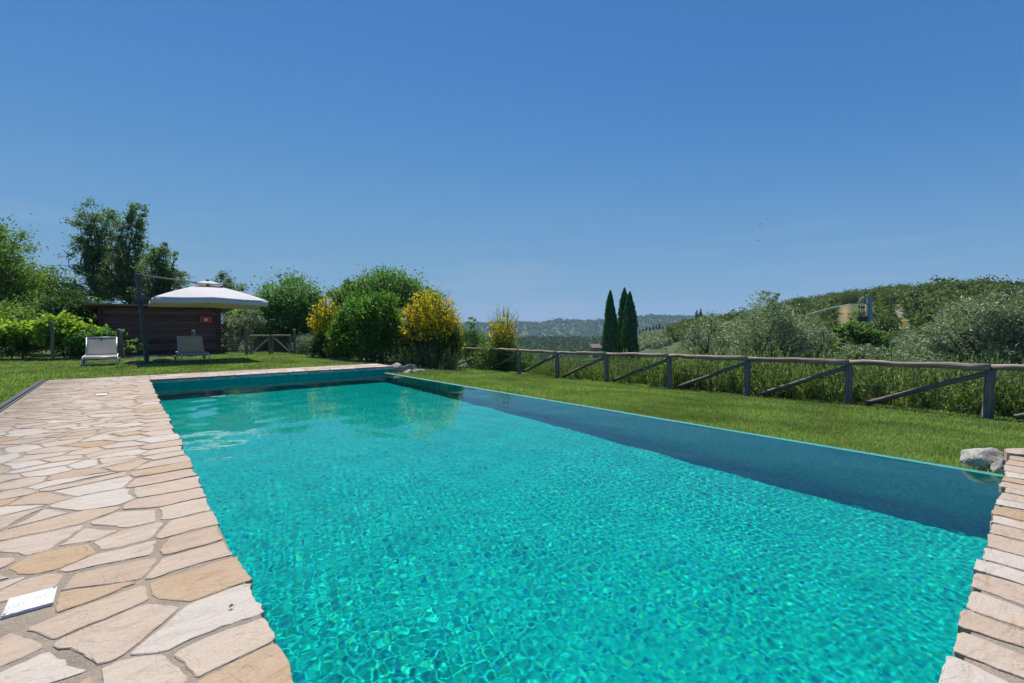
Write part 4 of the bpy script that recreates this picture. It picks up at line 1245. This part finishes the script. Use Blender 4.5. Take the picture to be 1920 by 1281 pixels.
plant('shrub', 'dark shrub at the left foot of the laurel and left broom', 'bush', None, [(615, 648, 30, 22), (640, 655, 28, 18), (595, 655, 20, 18)], 18.3, 5200, .10, .35, G_DARK, 137, .03, per=40)
plant('shrub', 'upright bright green shrub between brooms at the fence end', 'bush', None, [(880, 622, 14, 24), (872, 645, 22, 26), (893, 640, 18, 26), (884, 605, 8, 12), (905, 650, 20, 24), (868, 668, 22, 16), (895, 672, 26, 16)], 23.0, 7500, .11, .35, G_ACAC, 135, .03, per=24)
plant('shrub', 'green shrub under the airy broom behind the fence', 'bush', None, [(935, 655, 36, 22), (962, 665, 28, 20), (910, 670, 30, 20), (940, 680, 44, 14), (985, 676, 24, 16), (915, 676, 30, 18), (965, 690, 40, 12)], 21.5, 12000, .11, .35, G_ACAC, 136, .03, per=30)

# --- rosemary: upright needle shoots
def shoots(n, R, H, rng, per, leaf, asp, curve=.35, lean=(0, 0)):
    P = []; D = []
    for i in range(n):
        a = rng.uniform(0, 2 * math.pi); r = R * math.sqrt(rng.random()); h = H * rng.uniform(.55, 1.08) * (1 - .25 * (r / R) ** 2)
        b = np.array([math.cos(a) * r * .75, math.sin(a) * r * .75, h * .10])
        d = np.array([math.cos(a) * r * curve + rng.normal() * .08 + lean[0], math.sin(a) * r * curve + rng.normal() * .08 + lean[1], h * .9])
        t = rng.uniform(.0, 1.0, per)[:, None]
        bend = rng.normal(size=3) * .06
        q = b + d * t + bend * (t ** 2) + rng.normal(size=(per, 3)) * .018 * (1.15 - t)
        P.append(q); dd = np.repeat(d[None] / np.linalg.norm(d), per, 0); D.append(dd)
    return np.concatenate(P), np.concatenate(D)

rngR = np.random.default_rng(77)
ROSE_ME = []
for k in range(4):
    P, D = shoots(100, .54, 1.12, rngR, 42, .075, .2, .5, (.10, -.05) if k % 2 else (-.05, .08))
    ROSE_ME.append(leaf_mesh('rosemary_shoots', P, .09, .24, rngR, D, .64)); ROSE_ME[-1].materials.append(G_ROSE2)
def rosemary_row():
    rng = np.random.default_rng(78); k = 0
    for row, (dv, step) in enumerate(((.72, .62), (1.55, .72), (2.5, .9))):
        u = -5.6
        while u < 14.2:
            vf = float(np.interp(u, [f[1] for f in FENCE], [f[0] for f in FENCE]))
            v = vf + dv + rng.uniform(-.15, .15); uu = u + rng.uniform(-.12, .12)
            o = bpy.data.objects.new('rosemary_bush', ROSE_ME[k % 4]); COL.objects.link(o); k += 1
            s = rng.uniform(.85, 1.12) * float(np.interp(u, [7, 9.5, 12, 14], [1, .95, .78, .62]))
            o.location = (v, uu, float(land_z(v, uu)) - .05); o.rotation_euler = (0, 0, rng.uniform(0, 6.28)); o.scale = (s, s, s * (1.0 + .16 * row) * rng.uniform(.9, 1.08))
            tag(o, 'olive green upright bush in the dense hedge behind the pole fence', 'bush', 'bushes of the hedge behind the fence')
            u += step
rosemary_row()
DARKROSE = []
for k in range(2):
    P, D = shoots(120, .75, .95, rngR, 30, .08, .2, .35)
    DARKROSE.append(leaf_mesh('rosemary_shoots', P, .085, .2, rngR, D, .62)); DARKROSE[-1].materials.append(G_ROSE)
for k, (px, Z, s, lab) in enumerate([(790, 16.1, 1.0, 'dark rosemary in front of the large broom'), (822, 15.8, .95, 'dark rosemary at the right foot of the large broom'), (752, 16.3, .9, 'dark rosemary under the laurel bush'), (640, 17.6, .95, 'dark rosemary left of the laurel bush'), (852, 15.6, .48, 'low grey rosemary mound at the fence end'), (700, 16.7, .8, 'small dark rosemary in front of the laurel bush')]):
    g = ground_at(px, Z); o = bpy.data.objects.new('rosemary_bush', DARKROSE[k % 2]); COL.objects.link(o)
    o.location = (g.x, g.y, g.z - .06); o.scale = (s, s, s * 1.05); o.rotation_euler = (0, 0, k * 1.3); tag(o, lab, 'bush')

# a few yellow flowers on stems in the hedge
def hedge_flowers():
    rng = np.random.default_rng(79); F = []; 
    for (px, py, n) in ((1290, 672, 12), (1300, 678, 10), (1312, 676, 8), (1270, 680, 8), (1276, 668, 4), (1330, 680, 6), (1722, 765, 3)):
        c = at(px, py, 14.2 if px < 1500 else 9.6)
        for _ in range(n):
            b = np.array(c) + rng.normal(size=3) * .07
            for _ in range(3): F.append(b + rng.normal(size=3) * .014)
    g = ground_at(1300, 14.2)
    root = empty('yellow_broom', g, 0, 'little yellow broom flowering through the hedge behind the fence', 'bush', 'flowering broom')
    F = np.array(F) - np.array(g)
    fo = link('flowers', leaf_mesh('flowers', F, .06, .8, rng), FLOWER, root); fo['kind'] = 'stuff'
    mb = MB()
    for f in F[::9]: mb.tube([(0, 0, 0), tuple(f * .6 + np.array([0, 0, .08])), tuple(f)], [.008, .005, .003], 4, False)
    mb.build('stems', BROOMG, root)
hedge_flowers()

# --- olives on the slope beyond the fence
olive = dict(leaf=.125, aspect=.26, mat=G_OLIVE, trunk_r=.16, ntargets=22, per=40, sig=.17, shell=.35, fork_t=.55)
ol = [
    ('olive tree at the left end of the olives, low round crown', [(1335, 628, 46, 40), (1300, 640, 32, 30), (1360, 660, 40, 34)], 22, 8000, 141),
    ('tall silvery olive whose shoots stand against the sky', [(1440, 606, 52, 50), (1400, 630, 48, 46), (1475, 630, 46, 44), (1440, 665, 70, 34), (1440, 560, 22, 14), (1458, 556, 10, 12)], 18, 14000, 142),
    ('silvery olive left of the green robinia', [(1520, 628, 40, 40), (1492, 640, 38, 36), (1550, 655, 40, 32), (1515, 670, 50, 26)], 19, 10000, 143),
    ('small grey olive right of the green robinia', [(1700, 640, 34, 28), (1725, 655, 34, 28), (1690, 665, 40, 24)], 23, 6500, 144),
    ('big olive crown at the right behind the fence', [(1835, 592, 52, 40), (1790, 620, 48, 44), (1860, 630, 60, 46), (1830, 665, 80, 34)], 15.5, 15000, 145),
    ('olive crown cut off by the right edge', [(1925, 588, 50, 42), (1940, 640, 60, 50), (1905, 620, 40, 40)], 15, 9000, 146),
    ('olive beyond the right edge of the view', [(2060, 600, 80, 60), (2030, 650, 70, 50)], 15, 9000, 147),
    ('low olive under the steel power pole', [(1610, 672, 40, 22), (1655, 676, 40, 22)], 15.0, 4500, 148)]
for lab, bl, Z, n, sd in ol: plant('olive_tree', lab, 'olive tree', 'olive trees beyond the fence', bl, Z, n, seed=sd, **olive)
plant('robinia_tree', 'fresh green feathery tree among the silvery olives', 'tree', None, [(1620, 632, 30, 24), (1595, 622, 24, 16), (1640, 650, 24, 30), (1610, 655, 34, 28)], 17.5, 5200, .15, .5, G_ACAC, 149, .09, 14, per=30, sig=.2)

# --- cypresses
def cypress_mesh(H, R, n, rng, leaf, taper=1.0, fork=0.0):
    t = rng.random(n) ** .85
    z = t * H
    prof = np.interp(t, [0, .06, .2, .45, .7, .88, .96, 1], [.75, .95, 1, .93, .74, .44, .20, .03]) * R
    a = rng.uniform(0, 2 * math.pi, n)
    lump = 1 + .20 * np.sin(a * 3 + z * 1.7) * np.sin(z * 2.9 + a * 2) + .14 * np.sin(a * 7 + z * 6.5) * np.sin(z * 5)
    r = prof * lump * np.sqrt(rng.uniform(.45, 1.0, n))
    P = np.stack([np.cos(a) * r, np.sin(a) * r, z], 1)
    D = np.stack([np.cos(a) * .22, np.sin(a) * .22, np.ones(n)], 1); D /= np.linalg.norm(D, axis=1)[:, None]
    return leaf_mesh('crown', P, leaf, .28, rng, D, .72)
rngC = np.random.default_rng(31)
for (px, top, half, Z, lab) in ((1144, 546, 12.5, 60, 'dark cypress standing left of a close pair'), (1170.5, 541, 13.5, 61, 'tallest dark cypress in the middle of three'), (1180.5, 548, 14, 59.5, 'dark cypress leaning on the tallest from the right')):
    g = ground_at(px, Z); H = at(px, top, Z).z - g.z
    root = empty('cypress_tree', g, 0, lab, 'cypress', 'three cypresses beyond the fence')
    link('crown', cypress_mesh(H, half * Z / 853.3 * 1.25, 17000, rngC, .30), G_CYP, root)
    mb = MB(); mb.tube([(0, 0, -.3), (0, 0, H * .5), (0, 0, H * .93)], [.24, .15, .03], 8); mb.build('trunk', BARK, root)
CYPS = cypress_mesh(8.0, .95, 420, rngC, .95); CYPS.materials.append(G_CYP)
for (px, top, bot) in ((1199.5, 618, 628), (1206, 616.5, 627), (1211.8, 612, 627), (1218.5, 612, 626), (1225, 610.5, 626), (1230.7, 611, 625), (1236.8, 605.5, 622), (1242.8, 611.5, 621), (1250.6, 608.5, 619), (1257.3, 606.5, 617), (1306, 584, 596), (1313.5, 582, 592)):
    d = 452.0
    g = ground_at(px, d); g.z = at(px, bot, d).z - 1.6
    gz = float(land_z(g.x, g.y)); H = at(px, top, d).z - min(g.z, gz)
    o = bpy.data.objects.new('cypress_tree', CYPS); COL.objects.link(o); o.location = (g.x, g.y, min(g.z, gz)); s = H / 8.0; o.scale = (max(.75, s * .75), max(.75, s * .75), s)
    tag(o, 'small dark cypress in the far avenue along the spur', 'cypress', 'cypresses of the far avenue')

# --- wood on the right hill and groves below it
def crown_mesh(name, R, H, n, leaf, rng, mat):
    bl = [(0, 0, H * .62, R, R, H * .40), (R * .4, R * .2, H * .5, R * .7, R * .7, H * .36), (-R * .35, -R * .3, H * .52, R * .72, R * .72, H * .36), (0, 0, H * .25, R * .8, R * .8, H * .25)]
    P, D, K = clumps(bl, n, rng, 14, .20, .6)
    me = leaf_mesh(name, P, leaf, .75, rng, D, .35); me.materials.append(mat); return me
rngH = np.random.default_rng(55)
OAKS = [crown_mesh('crown', 3.0, 5.6, 1500, .46, rngH, m_) for m_ in (G_OAK, G_OAK2, G_OAK, G_OAK3)]
GROVE = [crown_mesh('crown', 2.1, 3.6, 1100, .40, rngH, G_OLIVE) for _ in range(3)]
def scatter_hill():
    rng = np.random.default_rng(56)
    # candidate spots: (column, distance)
    oak_n = 0; stuffP = []
    spots = []
    for _ in range(9000):
        px = rng.uniform(1265, 2900); dr = float(np.interp(px, [1130, 1300, 1500, 1900, 2600], [460, 430, 340, 280, 260]))
        d = dr * (rng.uniform(.12, 1.0) ** .5) * .98 + rng.uniform(0, 18)
        spots.append((px, d, dr))
    spots.sort(key=lambda s: s[1])
    def clear(px, d):
        if 1548 < px < 1614 and 100 < d < 268: return True
        if 1598 < px < 1652 and 140 < d < 250: return True
        if 1655 < px < 1724 and 100 < d < 190: return True
        # irregular gaps between the crowns
        return math.sin(px / 23 + d / 19) * math.sin(px / 41 - d / 27 + 2) > .55
    taken = {}
    keep = []
    for px, d, dr in spots:
        if d < 105 or clear(px, d): continue
        p = ground_at(px, d * math.cos(math.atan((px - 960) / 853.3)))
        key = (int(p.x / 4.3), int(p.y / 4.3))
        if key in taken: continue
        taken[key] = 1; keep.append((px, d, dr, p))
    tot = 0; rest = []
    for px, d, dr, p in keep:
        vis = 1268 < px < 1935
        if vis and tot < 292:
            me = OAKS[int(rng.integers(4))]
            o = bpy.data.objects.new('oak_tree', me); COL.objects.link(o); s = rng.choice([.6, .85, 1.05, 1.3, 1.55]) * rng.uniform(.85, 1.15) * (1 - .35 * (d > .88 * dr)) * min(1.0, .45 + d / 330)
            o.location = (p.x, p.y, p.z - .4); o.rotation_euler = (0, 0, rng.uniform(0, 6.28)); o.scale = (s, s, s * rng.uniform(.8, 1.15))
            tag(o, 'round green tree crown in the wood covering the right hill', 'tree', 'trees of the wooded hill'); tot += 1
        else: rest.append(p)
    # the farther remainder of the wood reads as one mass
    if rest:
        V = []
        base = [np.array([v.co[:] for v in m.vertices]) for m in OAKS]
        for p in rest:
            b = base[int(rng.integers(4))].reshape(-1, 4, 3)[::2] if False else base[int(rng.integers(4))].reshape(-1, 4, 3)
            b = b[rng.choice(len(b), 600, replace=False)].reshape(-1, 3)
            a = rng.uniform(0, 6.28); c, s_ = math.cos(a), math.sin(a); s = rng.uniform(.8, 1.35)
            V.append(np.stack([b[:, 0] * c - b[:, 1] * s_, b[:, 0] * s_ + b[:, 1] * c, b[:, 2]], 1) * s + np.array([p.x, p.y, p.z - .4]))
        V = np.concatenate(V)
        o = link('hill_wood', np_mesh('hill_wood', V, quads(len(V) // 4)), G_OAK); tag(o, 'green wood reaching up to the crest of the right hill', 'wood', kind='stuff')
    return len(keep), tot
print('hill trees', scatter_hill())
def hill_house():
    d = 172; g = ground_at(1702, d * math.cos(math.atan((1702 - 960) / 853.3)))
    h = empty('stone_barn', g, .5, 'low pale stone barn among the trees on the right hill', 'barn')
    mb = MB(); mb.box((0, 0, 1.2), (5.5, 4.0, 3.4)); mb.build('wall', simple('barn_wall', (.36, .33, .29), .9, .2, 2), h)
    mb = MB(); mb.add([(-3, -2.3, 2.91), (3, -2.3, 2.91), (3, 2.3, 3.7), (-3, 2.3, 3.7), (-3, -2.3, 3.05), (3, -2.3, 3.05), (3, 2.3, 3.85), (-3, 2.3, 3.85)], [(3, 2, 1, 0), (4, 5, 6, 7), (0, 1, 5, 4), (1, 2, 6, 5), (2, 3, 7, 6), (3, 0, 4, 7)]); mb.build('roof', simple('barn_roof', (.30, .24, .20), .9, .2, 2), h)
hill_house()
def scatter_grove():
    rng = np.random.default_rng(57); n = 0; taken = {}
    while n < 120:
        px = rng.uniform(1196, 1330); d = rng.uniform(165, 430)
        p = ground_at(px, d); key = (int(p.x / 4.2), int(p.y / 4.2))
        if key in taken: continue
        taken[key] = 1
        o = bpy.data.objects.new('olive_tree', GROVE[int(rng.integers(3))]); COL.objects.link(o); s = rng.uniform(.8, 1.3)
        o.location = (p.x, p.y, p.z - .3); o.rotation_euler = (0, 0, rng.uniform(0, 6.28)); o.scale = (s, s, s)
        tag(o, 'round grey green olive crown on the slope right of the cypresses', 'olive tree', 'olive grove on the slope'); n += 1
    for _ in range(60):
        px = rng.uniform(1330, 1960); d = rng.uniform(45, 100); p = ground_at(px, d)
        o = bpy.data.objects.new('olive_tree', GROVE[int(rng.integers(3))]); COL.objects.link(o); s = rng.uniform(.8, 1.2)
        o.location = (p.x, p.y, p.z - .3); o.rotation_euler = (0, 0, rng.uniform(0, 6.28)); o.scale = (s, s, s)
        tag(o, 'grey green olive crown low on the slope behind the near olives', 'olive tree', 'olive grove below the hill')
scatter_grove()

# --- far woods: pines in the valley and the cover of the blue hills
def far_woods():
    rng = np.random.default_rng(58)
    def mass(name, label, n, dlo, dhi, plo, phi, r, h, mat, quad=10, lf=None):
        px = rng.uniform(plo, phi, n); d = rng.uniform(dlo, dhi, n)
        az = np.arctan((px - 960) / 853.3) + YAW
        X = np.sin(az) * d; Y = np.cos(az) * d; Z = land_z(X, Y)
        s = rng.uniform(.7, 1.3, n)
        C = np.repeat(np.stack([X, Y, Z + h * .5 * s], 1), quad, 0); s = np.repeat(s, quad)[:, None]
        C = C + rng.normal(size=C.shape) * np.array([r * .42, r * .42, h * .26]) * s
        D = np.tile([0, 0, 1.0], (len(C), 1))
        V = leaf_arrays(C, lf or r * 1.25, .8, rng, D, .3)
        o = link(name, np_mesh(name, V, quads(len(C))), mat); tag(o, label, 'wood', kind='stuff')
    mass('pine_wood', 'dark pine wood filling the valley beyond the fence', 5200, 380, 1000, 880, 1150, 3.2, 8, G_PINE, 12)
    mass('distant_wood', 'blue green woods on the far ridge', 7000, 1750, 3150, 560, 1330, 9, 13, G_PINE, 8)
    mass('slope_scrub', 'green scrub on the slope below the fence', 1700, 30, 120, 960, 1215, 1.0, 1.6, G_OAK, 90, .26)
far_woods()

# ------------------------------------------------------------------ grass and clover
def build_grass():
    rng = np.random.default_rng(9)
    def spots(n, v0, v1, u0, u1):
        p = np.stack([rng.uniform(v0, v1, n), rng.uniform(u0, u1, n)], 1)
        keep = ~((p[:, 0] > -1.37) & (p[:, 0] < 5.60) & (p[:, 1] < 13.475)) & ~((p[:, 0] > 5.5) & (p[:, 0] < 5.93) & (p[:, 1] > 12.05) & (p[:, 1] < 13.475))
        keep &= ~((p[:, 0] < 6.02) & (p[:, 0] > 5.5) & (p[:, 1] < .19) & (p[:, 1] > -1.65))
        return p[keep]
    P = np.concatenate([spots(150000, 5.58, 8.6, -.9, 6), spots(120000, 5.58, 12.2, 4, 13), spots(70000, 8.6, 12.4, -2.5, 6), spots(60000, -5, -1.3, 6.5, 13.5), spots(90000, -7, 6.5, 13.3, 19), spots(50000, -9, -4, 9, 22), spots(40000, -6, 6, 18, 24.5), spots(60000, 5.9, 12.5, 12, 19), spots(40000, 5.62, 12.5, -4.5, -.9)])
    d = np.hypot(P[:, 0], P[:, 1]); n = len(P)
    z = lawn_z(P[:, 0], P[:, 1])
    tuft = .5 + .5 * np.sin(P[:, 0] * 2.1 + 1.7 * np.sin(P[:, 1] * 1.3)) * np.sin(P[:, 1] * 1.9 + np.sin(P[:, 0] * 2.7))
    h = rng.uniform(.022, .05, n) * (1 + .5 * tuft)
    edge = np.exp(-np.clip(P[:, 0] - 5.6, 0, 9) / .12) * (P[:, 1] < 12.2); h = h * (1 + .35 * edge)
    w = .0035 * np.clip(d / 4.5, 1, 3.2)
    a = rng.uniform(0, 2 * math.pi, n); lean = rng.uniform(.15, .95, n) * h
    b = rng.uniform(0, 2 * math.pi, n)
    base = np.stack([P[:, 0], P[:, 1], z - .004], 1)
    s = np.stack([np.cos(a) * w, np.sin(a) * w, np.zeros(n)], 1)
    tip = base + np.stack([np.cos(b) * lean, np.sin(b) * lean, h], 1)
    V = np.stack([base - s, base + s, tip], 1).reshape(-1, 3)
    g = leafmat('grass_blade', [(.048, .082, .020), (.070, .112, .030), (.097, .146, .043), (.112, .152, .05), (.18, .19, .090)], .5, .45, .3, gain=2.05, patch=.22)
    o = link('grass', np_mesh('grass', V, np.arange(3 * n).reshape(n, 3)), g); tag(o, 'short mown grass covering the lawns', 'grass', kind='stuff')
    # clover heads
    C = []
    def patch(cv, cu, sv, su, k): C.append(np.stack([rng.normal(cv, sv, k), rng.normal(cu, su, k)], 1))
    patch(-3.0, 16.5, 1.0, .8, 200); patch(-1.6, 20.5, 1.8, 1.5, 220); patch(2.5, 21.5, 2.2, 1.0, 420); patch(6.8, 16.2, 1.2, .8, 420); patch(8.6, 13.2, .9, .5, 420); patch(8.0, 11.6, .9, .8, 300); patch(9.9, 8.6, .5, .6, 120); patch(11.2, 6.5, .3, 1.4, 90)
    q = rng.uniform(0, 1, (300, 2)); C.append(np.stack([-6 + q[:, 0] * 17, 13.6 + q[:, 1] * 9], 1))
    C = np.concatenate(C); keep = ~((C[:, 0] > -1.4) & (C[:, 0] < 5.95) & (C[:, 1] < 13.5)); C = C[keep]; m = len(C)
    zc = lawn_z(C[:, 0], C[:, 1]) + rng.uniform(.04, .075, m)
    base = np.stack([C[:, 0], C[:, 1], zc], 1); r = rng.uniform(.008, .014, m)[:, None, None]
    oc = np.array([(1, 0, 0), (0, 1, 0), (-1, 0, 0), (0, -1, 0), (0, 0, 1.1), (0, 0, -.9)])
    V = (base[:, None] + oc[None] * r).reshape(-1, 3)
    f = np.array([(0, 1, 4), (1, 2, 4), (2, 3, 4), (3, 0, 4), (1, 0, 5), (2, 1, 5), (3, 2, 5), (0, 3, 5)])
    F = (f[None] + (np.arange(m) * 6)[:, None, None]).reshape(-1, 3)
    o = link('clover_flowers', np_mesh('clover_flowers', V, F), leafmat('clover_head', [(.50, .47, .40), (.66, .63, .56), (.58, .46, .40)], .8, .2, .1, gain=.7)); tag(o, 'scattered white clover heads in the lawn', 'clover', kind='stuff')
    # long tuft by the right boulder
    t = rng.normal(size=(90, 2)) * np.array([.05, .035]) + np.array([5.78, .30]); k = len(t)
    V = []
    for (x, y) in t:
        b0 = np.array([x, y, -.22]); dr_ = rng.normal(size=2) * .10; h_ = rng.uniform(.10, .2); s = np.array([.003 * math.cos(x * 90), .003 * math.sin(x * 90), 0])
        m1 = b0 + np.array([dr_[0] * .4, dr_[1] * .4, h_ * .7]); e = b0 + np.array([dr_[0], dr_[1], h_])
        V += [b0 - s, b0 + s, m1 + s, m1 - s, m1 - s, m1 + s, e + s * .2, e - s * .2]
    V = np.array(V); o = link('grass_tuft', np_mesh('grass_tuft', V, quads(len(V) // 4)), g); tag(o, 'long grass tuft growing between boulder and right paving', 'grass tuft')
build_grass()

# ------------------------------------------------------------------ power pole, cable, far house, birds
def build_pole():
    Z = 38.0
    g = ground_at(1629, Z); top = at(1630, 557, Z)
    steel = simple('galvanised_steel', (.24, .29, .34), .5, .12, 3, metal=.35); dark = simple('transformer_grey', (.045, .05, .055), .6)
    p = empty('power_pole', g, 0, 'grey steel power pole with a small transformer above the olives', 'power pole')
    H = top.z - g.z; r = Vector((RV[0], RV[1], 0)); f = Vector((FV[0], FV[1], 0)); px = Z / 853.3
    mb = MB(); mb.tube([(0, 0, -.4), (0, 0, H * .5), (0, 0, H)], [.34, .27, .20], 10); mb.build('mast', steel, p)
    def rel(x, y, dz=0): return at(x, y, Z + dz) - g
    for k, (pts) in enumerate(([(1628, 557), (1620, 557), (1613, 562), (1610, 568)], [(1626, 570), (1616, 567), (1606, 569), (1596, 570)])):
        mb = MB(); mb.tube([rel(*q) for q in pts], .05, 6); mb.build('arm', steel, p)
    for x in (1611, 1616, 1620):
        mb = MB(); mb.tube([rel(x, 568), rel(x, 593)], .025, 6); mb.tube([rel(x, 574), rel(x, 578)], .07, 8); mb.build('insulator', dark, p)
    c = rel(1618, 598); mb = MB(); mb.box(c, (.62, .55, .42)); mb.build('transformer', dark, p, bevel=.03)
    mb = MB(); mb.bar(rel(1609, 594), rel(1627, 593), .08, .06); mb.bar(rel(1609, 603), rel(1627, 603), .08, .06); mb.bar(rel(1610, 594), rel(1610, 603), .06, .06); mb.build('bracket', dark, p)
    mb = MB(); mb.tube([rel(1634, 575), rel(1638, 603), rel(1643, 640)], .035, 6); mb.build('stay_rod', steel, p)
    cb = MB(); pts = [at(1598, 570, 38), at(1560, 577, 40), at(1500, 594, 43.5), at(1400, 622, 49), at(1270, 649, 57), at(1180, 664, 64), at(1060, 681, 74)]
    cb.tube(pts, .045, 6)
    tag(cb.build('power_cable', simple('cable_grey', (.30, .33, .36), .6)), 'thick grey cable sagging from the power pole down to the valley', 'cable')
build_pole()

def build_house():
    Z = 120; g = ground_at(1124, Z); top = at(1122, 645, Z).z
    h = empty('farmhouse', g, math.radians(-40), 'little stone farmhouse half hidden behind the left cypress', 'house')
    H = top - g.z
    wall = rock_mat('house_stone', (.20, .16, .12), (.36, .30, .24), (.25, .21, .17)); tile = simple('clay_tiles', (.14, .085, .06), .85, .3, 3)
    mb = MB(); mb.box((0, 0, (H - .9) / 2 - .5), (4.2, 3.6, H - .9 + 1.0)); w = mb.build('wall', wall, h)
    mb = MB(); e = H - .92
    vs = [(-2.4, -2.1, e), (2.4, -2.1, e), (2.4, 2.1, e), (-2.4, 2.1, e), (-2.4, 0, H), (2.4, 0, H)]
    mb.add(vs, [(0, 1, 5, 4), (2, 3, 4, 5), (0, 4, 3), (1, 2, 5), (3, 2, 1, 0)]); mb.build('roof', tile, h)
    for x in (-1.1, 1.1):
        mb = MB(); mb.box((x, -1.81, H - 2.2), (.7, .06, 1.0)); mb.build('window', simple('dark_window', (.03, .03, .035), .3), h)
build_house()

def build_birds():
    bk = simple('bird_black', (.020, .018, .020), .7)
    for (px, py, Z, rz, lab) in ((1121, 398, 55, .4, 'leftmost tiny swallow, alone in the sky above the cypresses'), (1437, 410.5, 62, 1.3, 'highest tiny swallow of three over the right hill'), (1425, 420.5, 58, 2.4, 'middle tiny swallow of three over the right hill'), (1421.5, 451, 50, .9, 'lowest tiny swallow of three over the right hill')):
        mb = MB()
        mb.tube([(-.11, 0, 0), (-.05, 0, 0), (.03, 0, 0), (.08, 0, .005), (.11, 0, 0)], [.006, .022, .03, .02, .004], 8)
        for s in (-1, 1):
            mb.add([(.04, 0, .01), (.05, s * .08, .03), (-.02, s * .17, .015), (-.09, s * .20, .0), (-.01, s * .08, .02), (-.03, 0, .005)], [(0, 1, 2, 3, 4, 5)])
            mb.add([(-.09, 0, 0), (-.21, s * .04, 0), (-.11, s * .012, 0)], [(0, 1, 2)])
        o = mb.build('swallow', bk, loc=at(px, py, Z)); o.rotation_euler = (.3, .1, rz); tag(o, lab, 'bird', 'swallows in the sky')
build_birds()

# ------------------------------------------------------------------ air
def build_haze():
    mb = MB(); mb.box((0, 0, -20), (11500, 11500, 640))
    m, nt, out = nodes('haze_air')
    v = N(nt, 'ShaderNodeVolumePrincipled'); v.inputs['Color'].default_value = (.52, .74, 1.0, 1); v.inputs['Density'].default_value = 1.1e-4; v.inputs['Anisotropy'].default_value = .0
    nt.links.new(v.outputs['Volume'], out.inputs['Volume'])
    o = mb.build('haze', m); tag(o, 'thin blue summer haze over the valley', 'haze', kind='stuff')
build_haze()
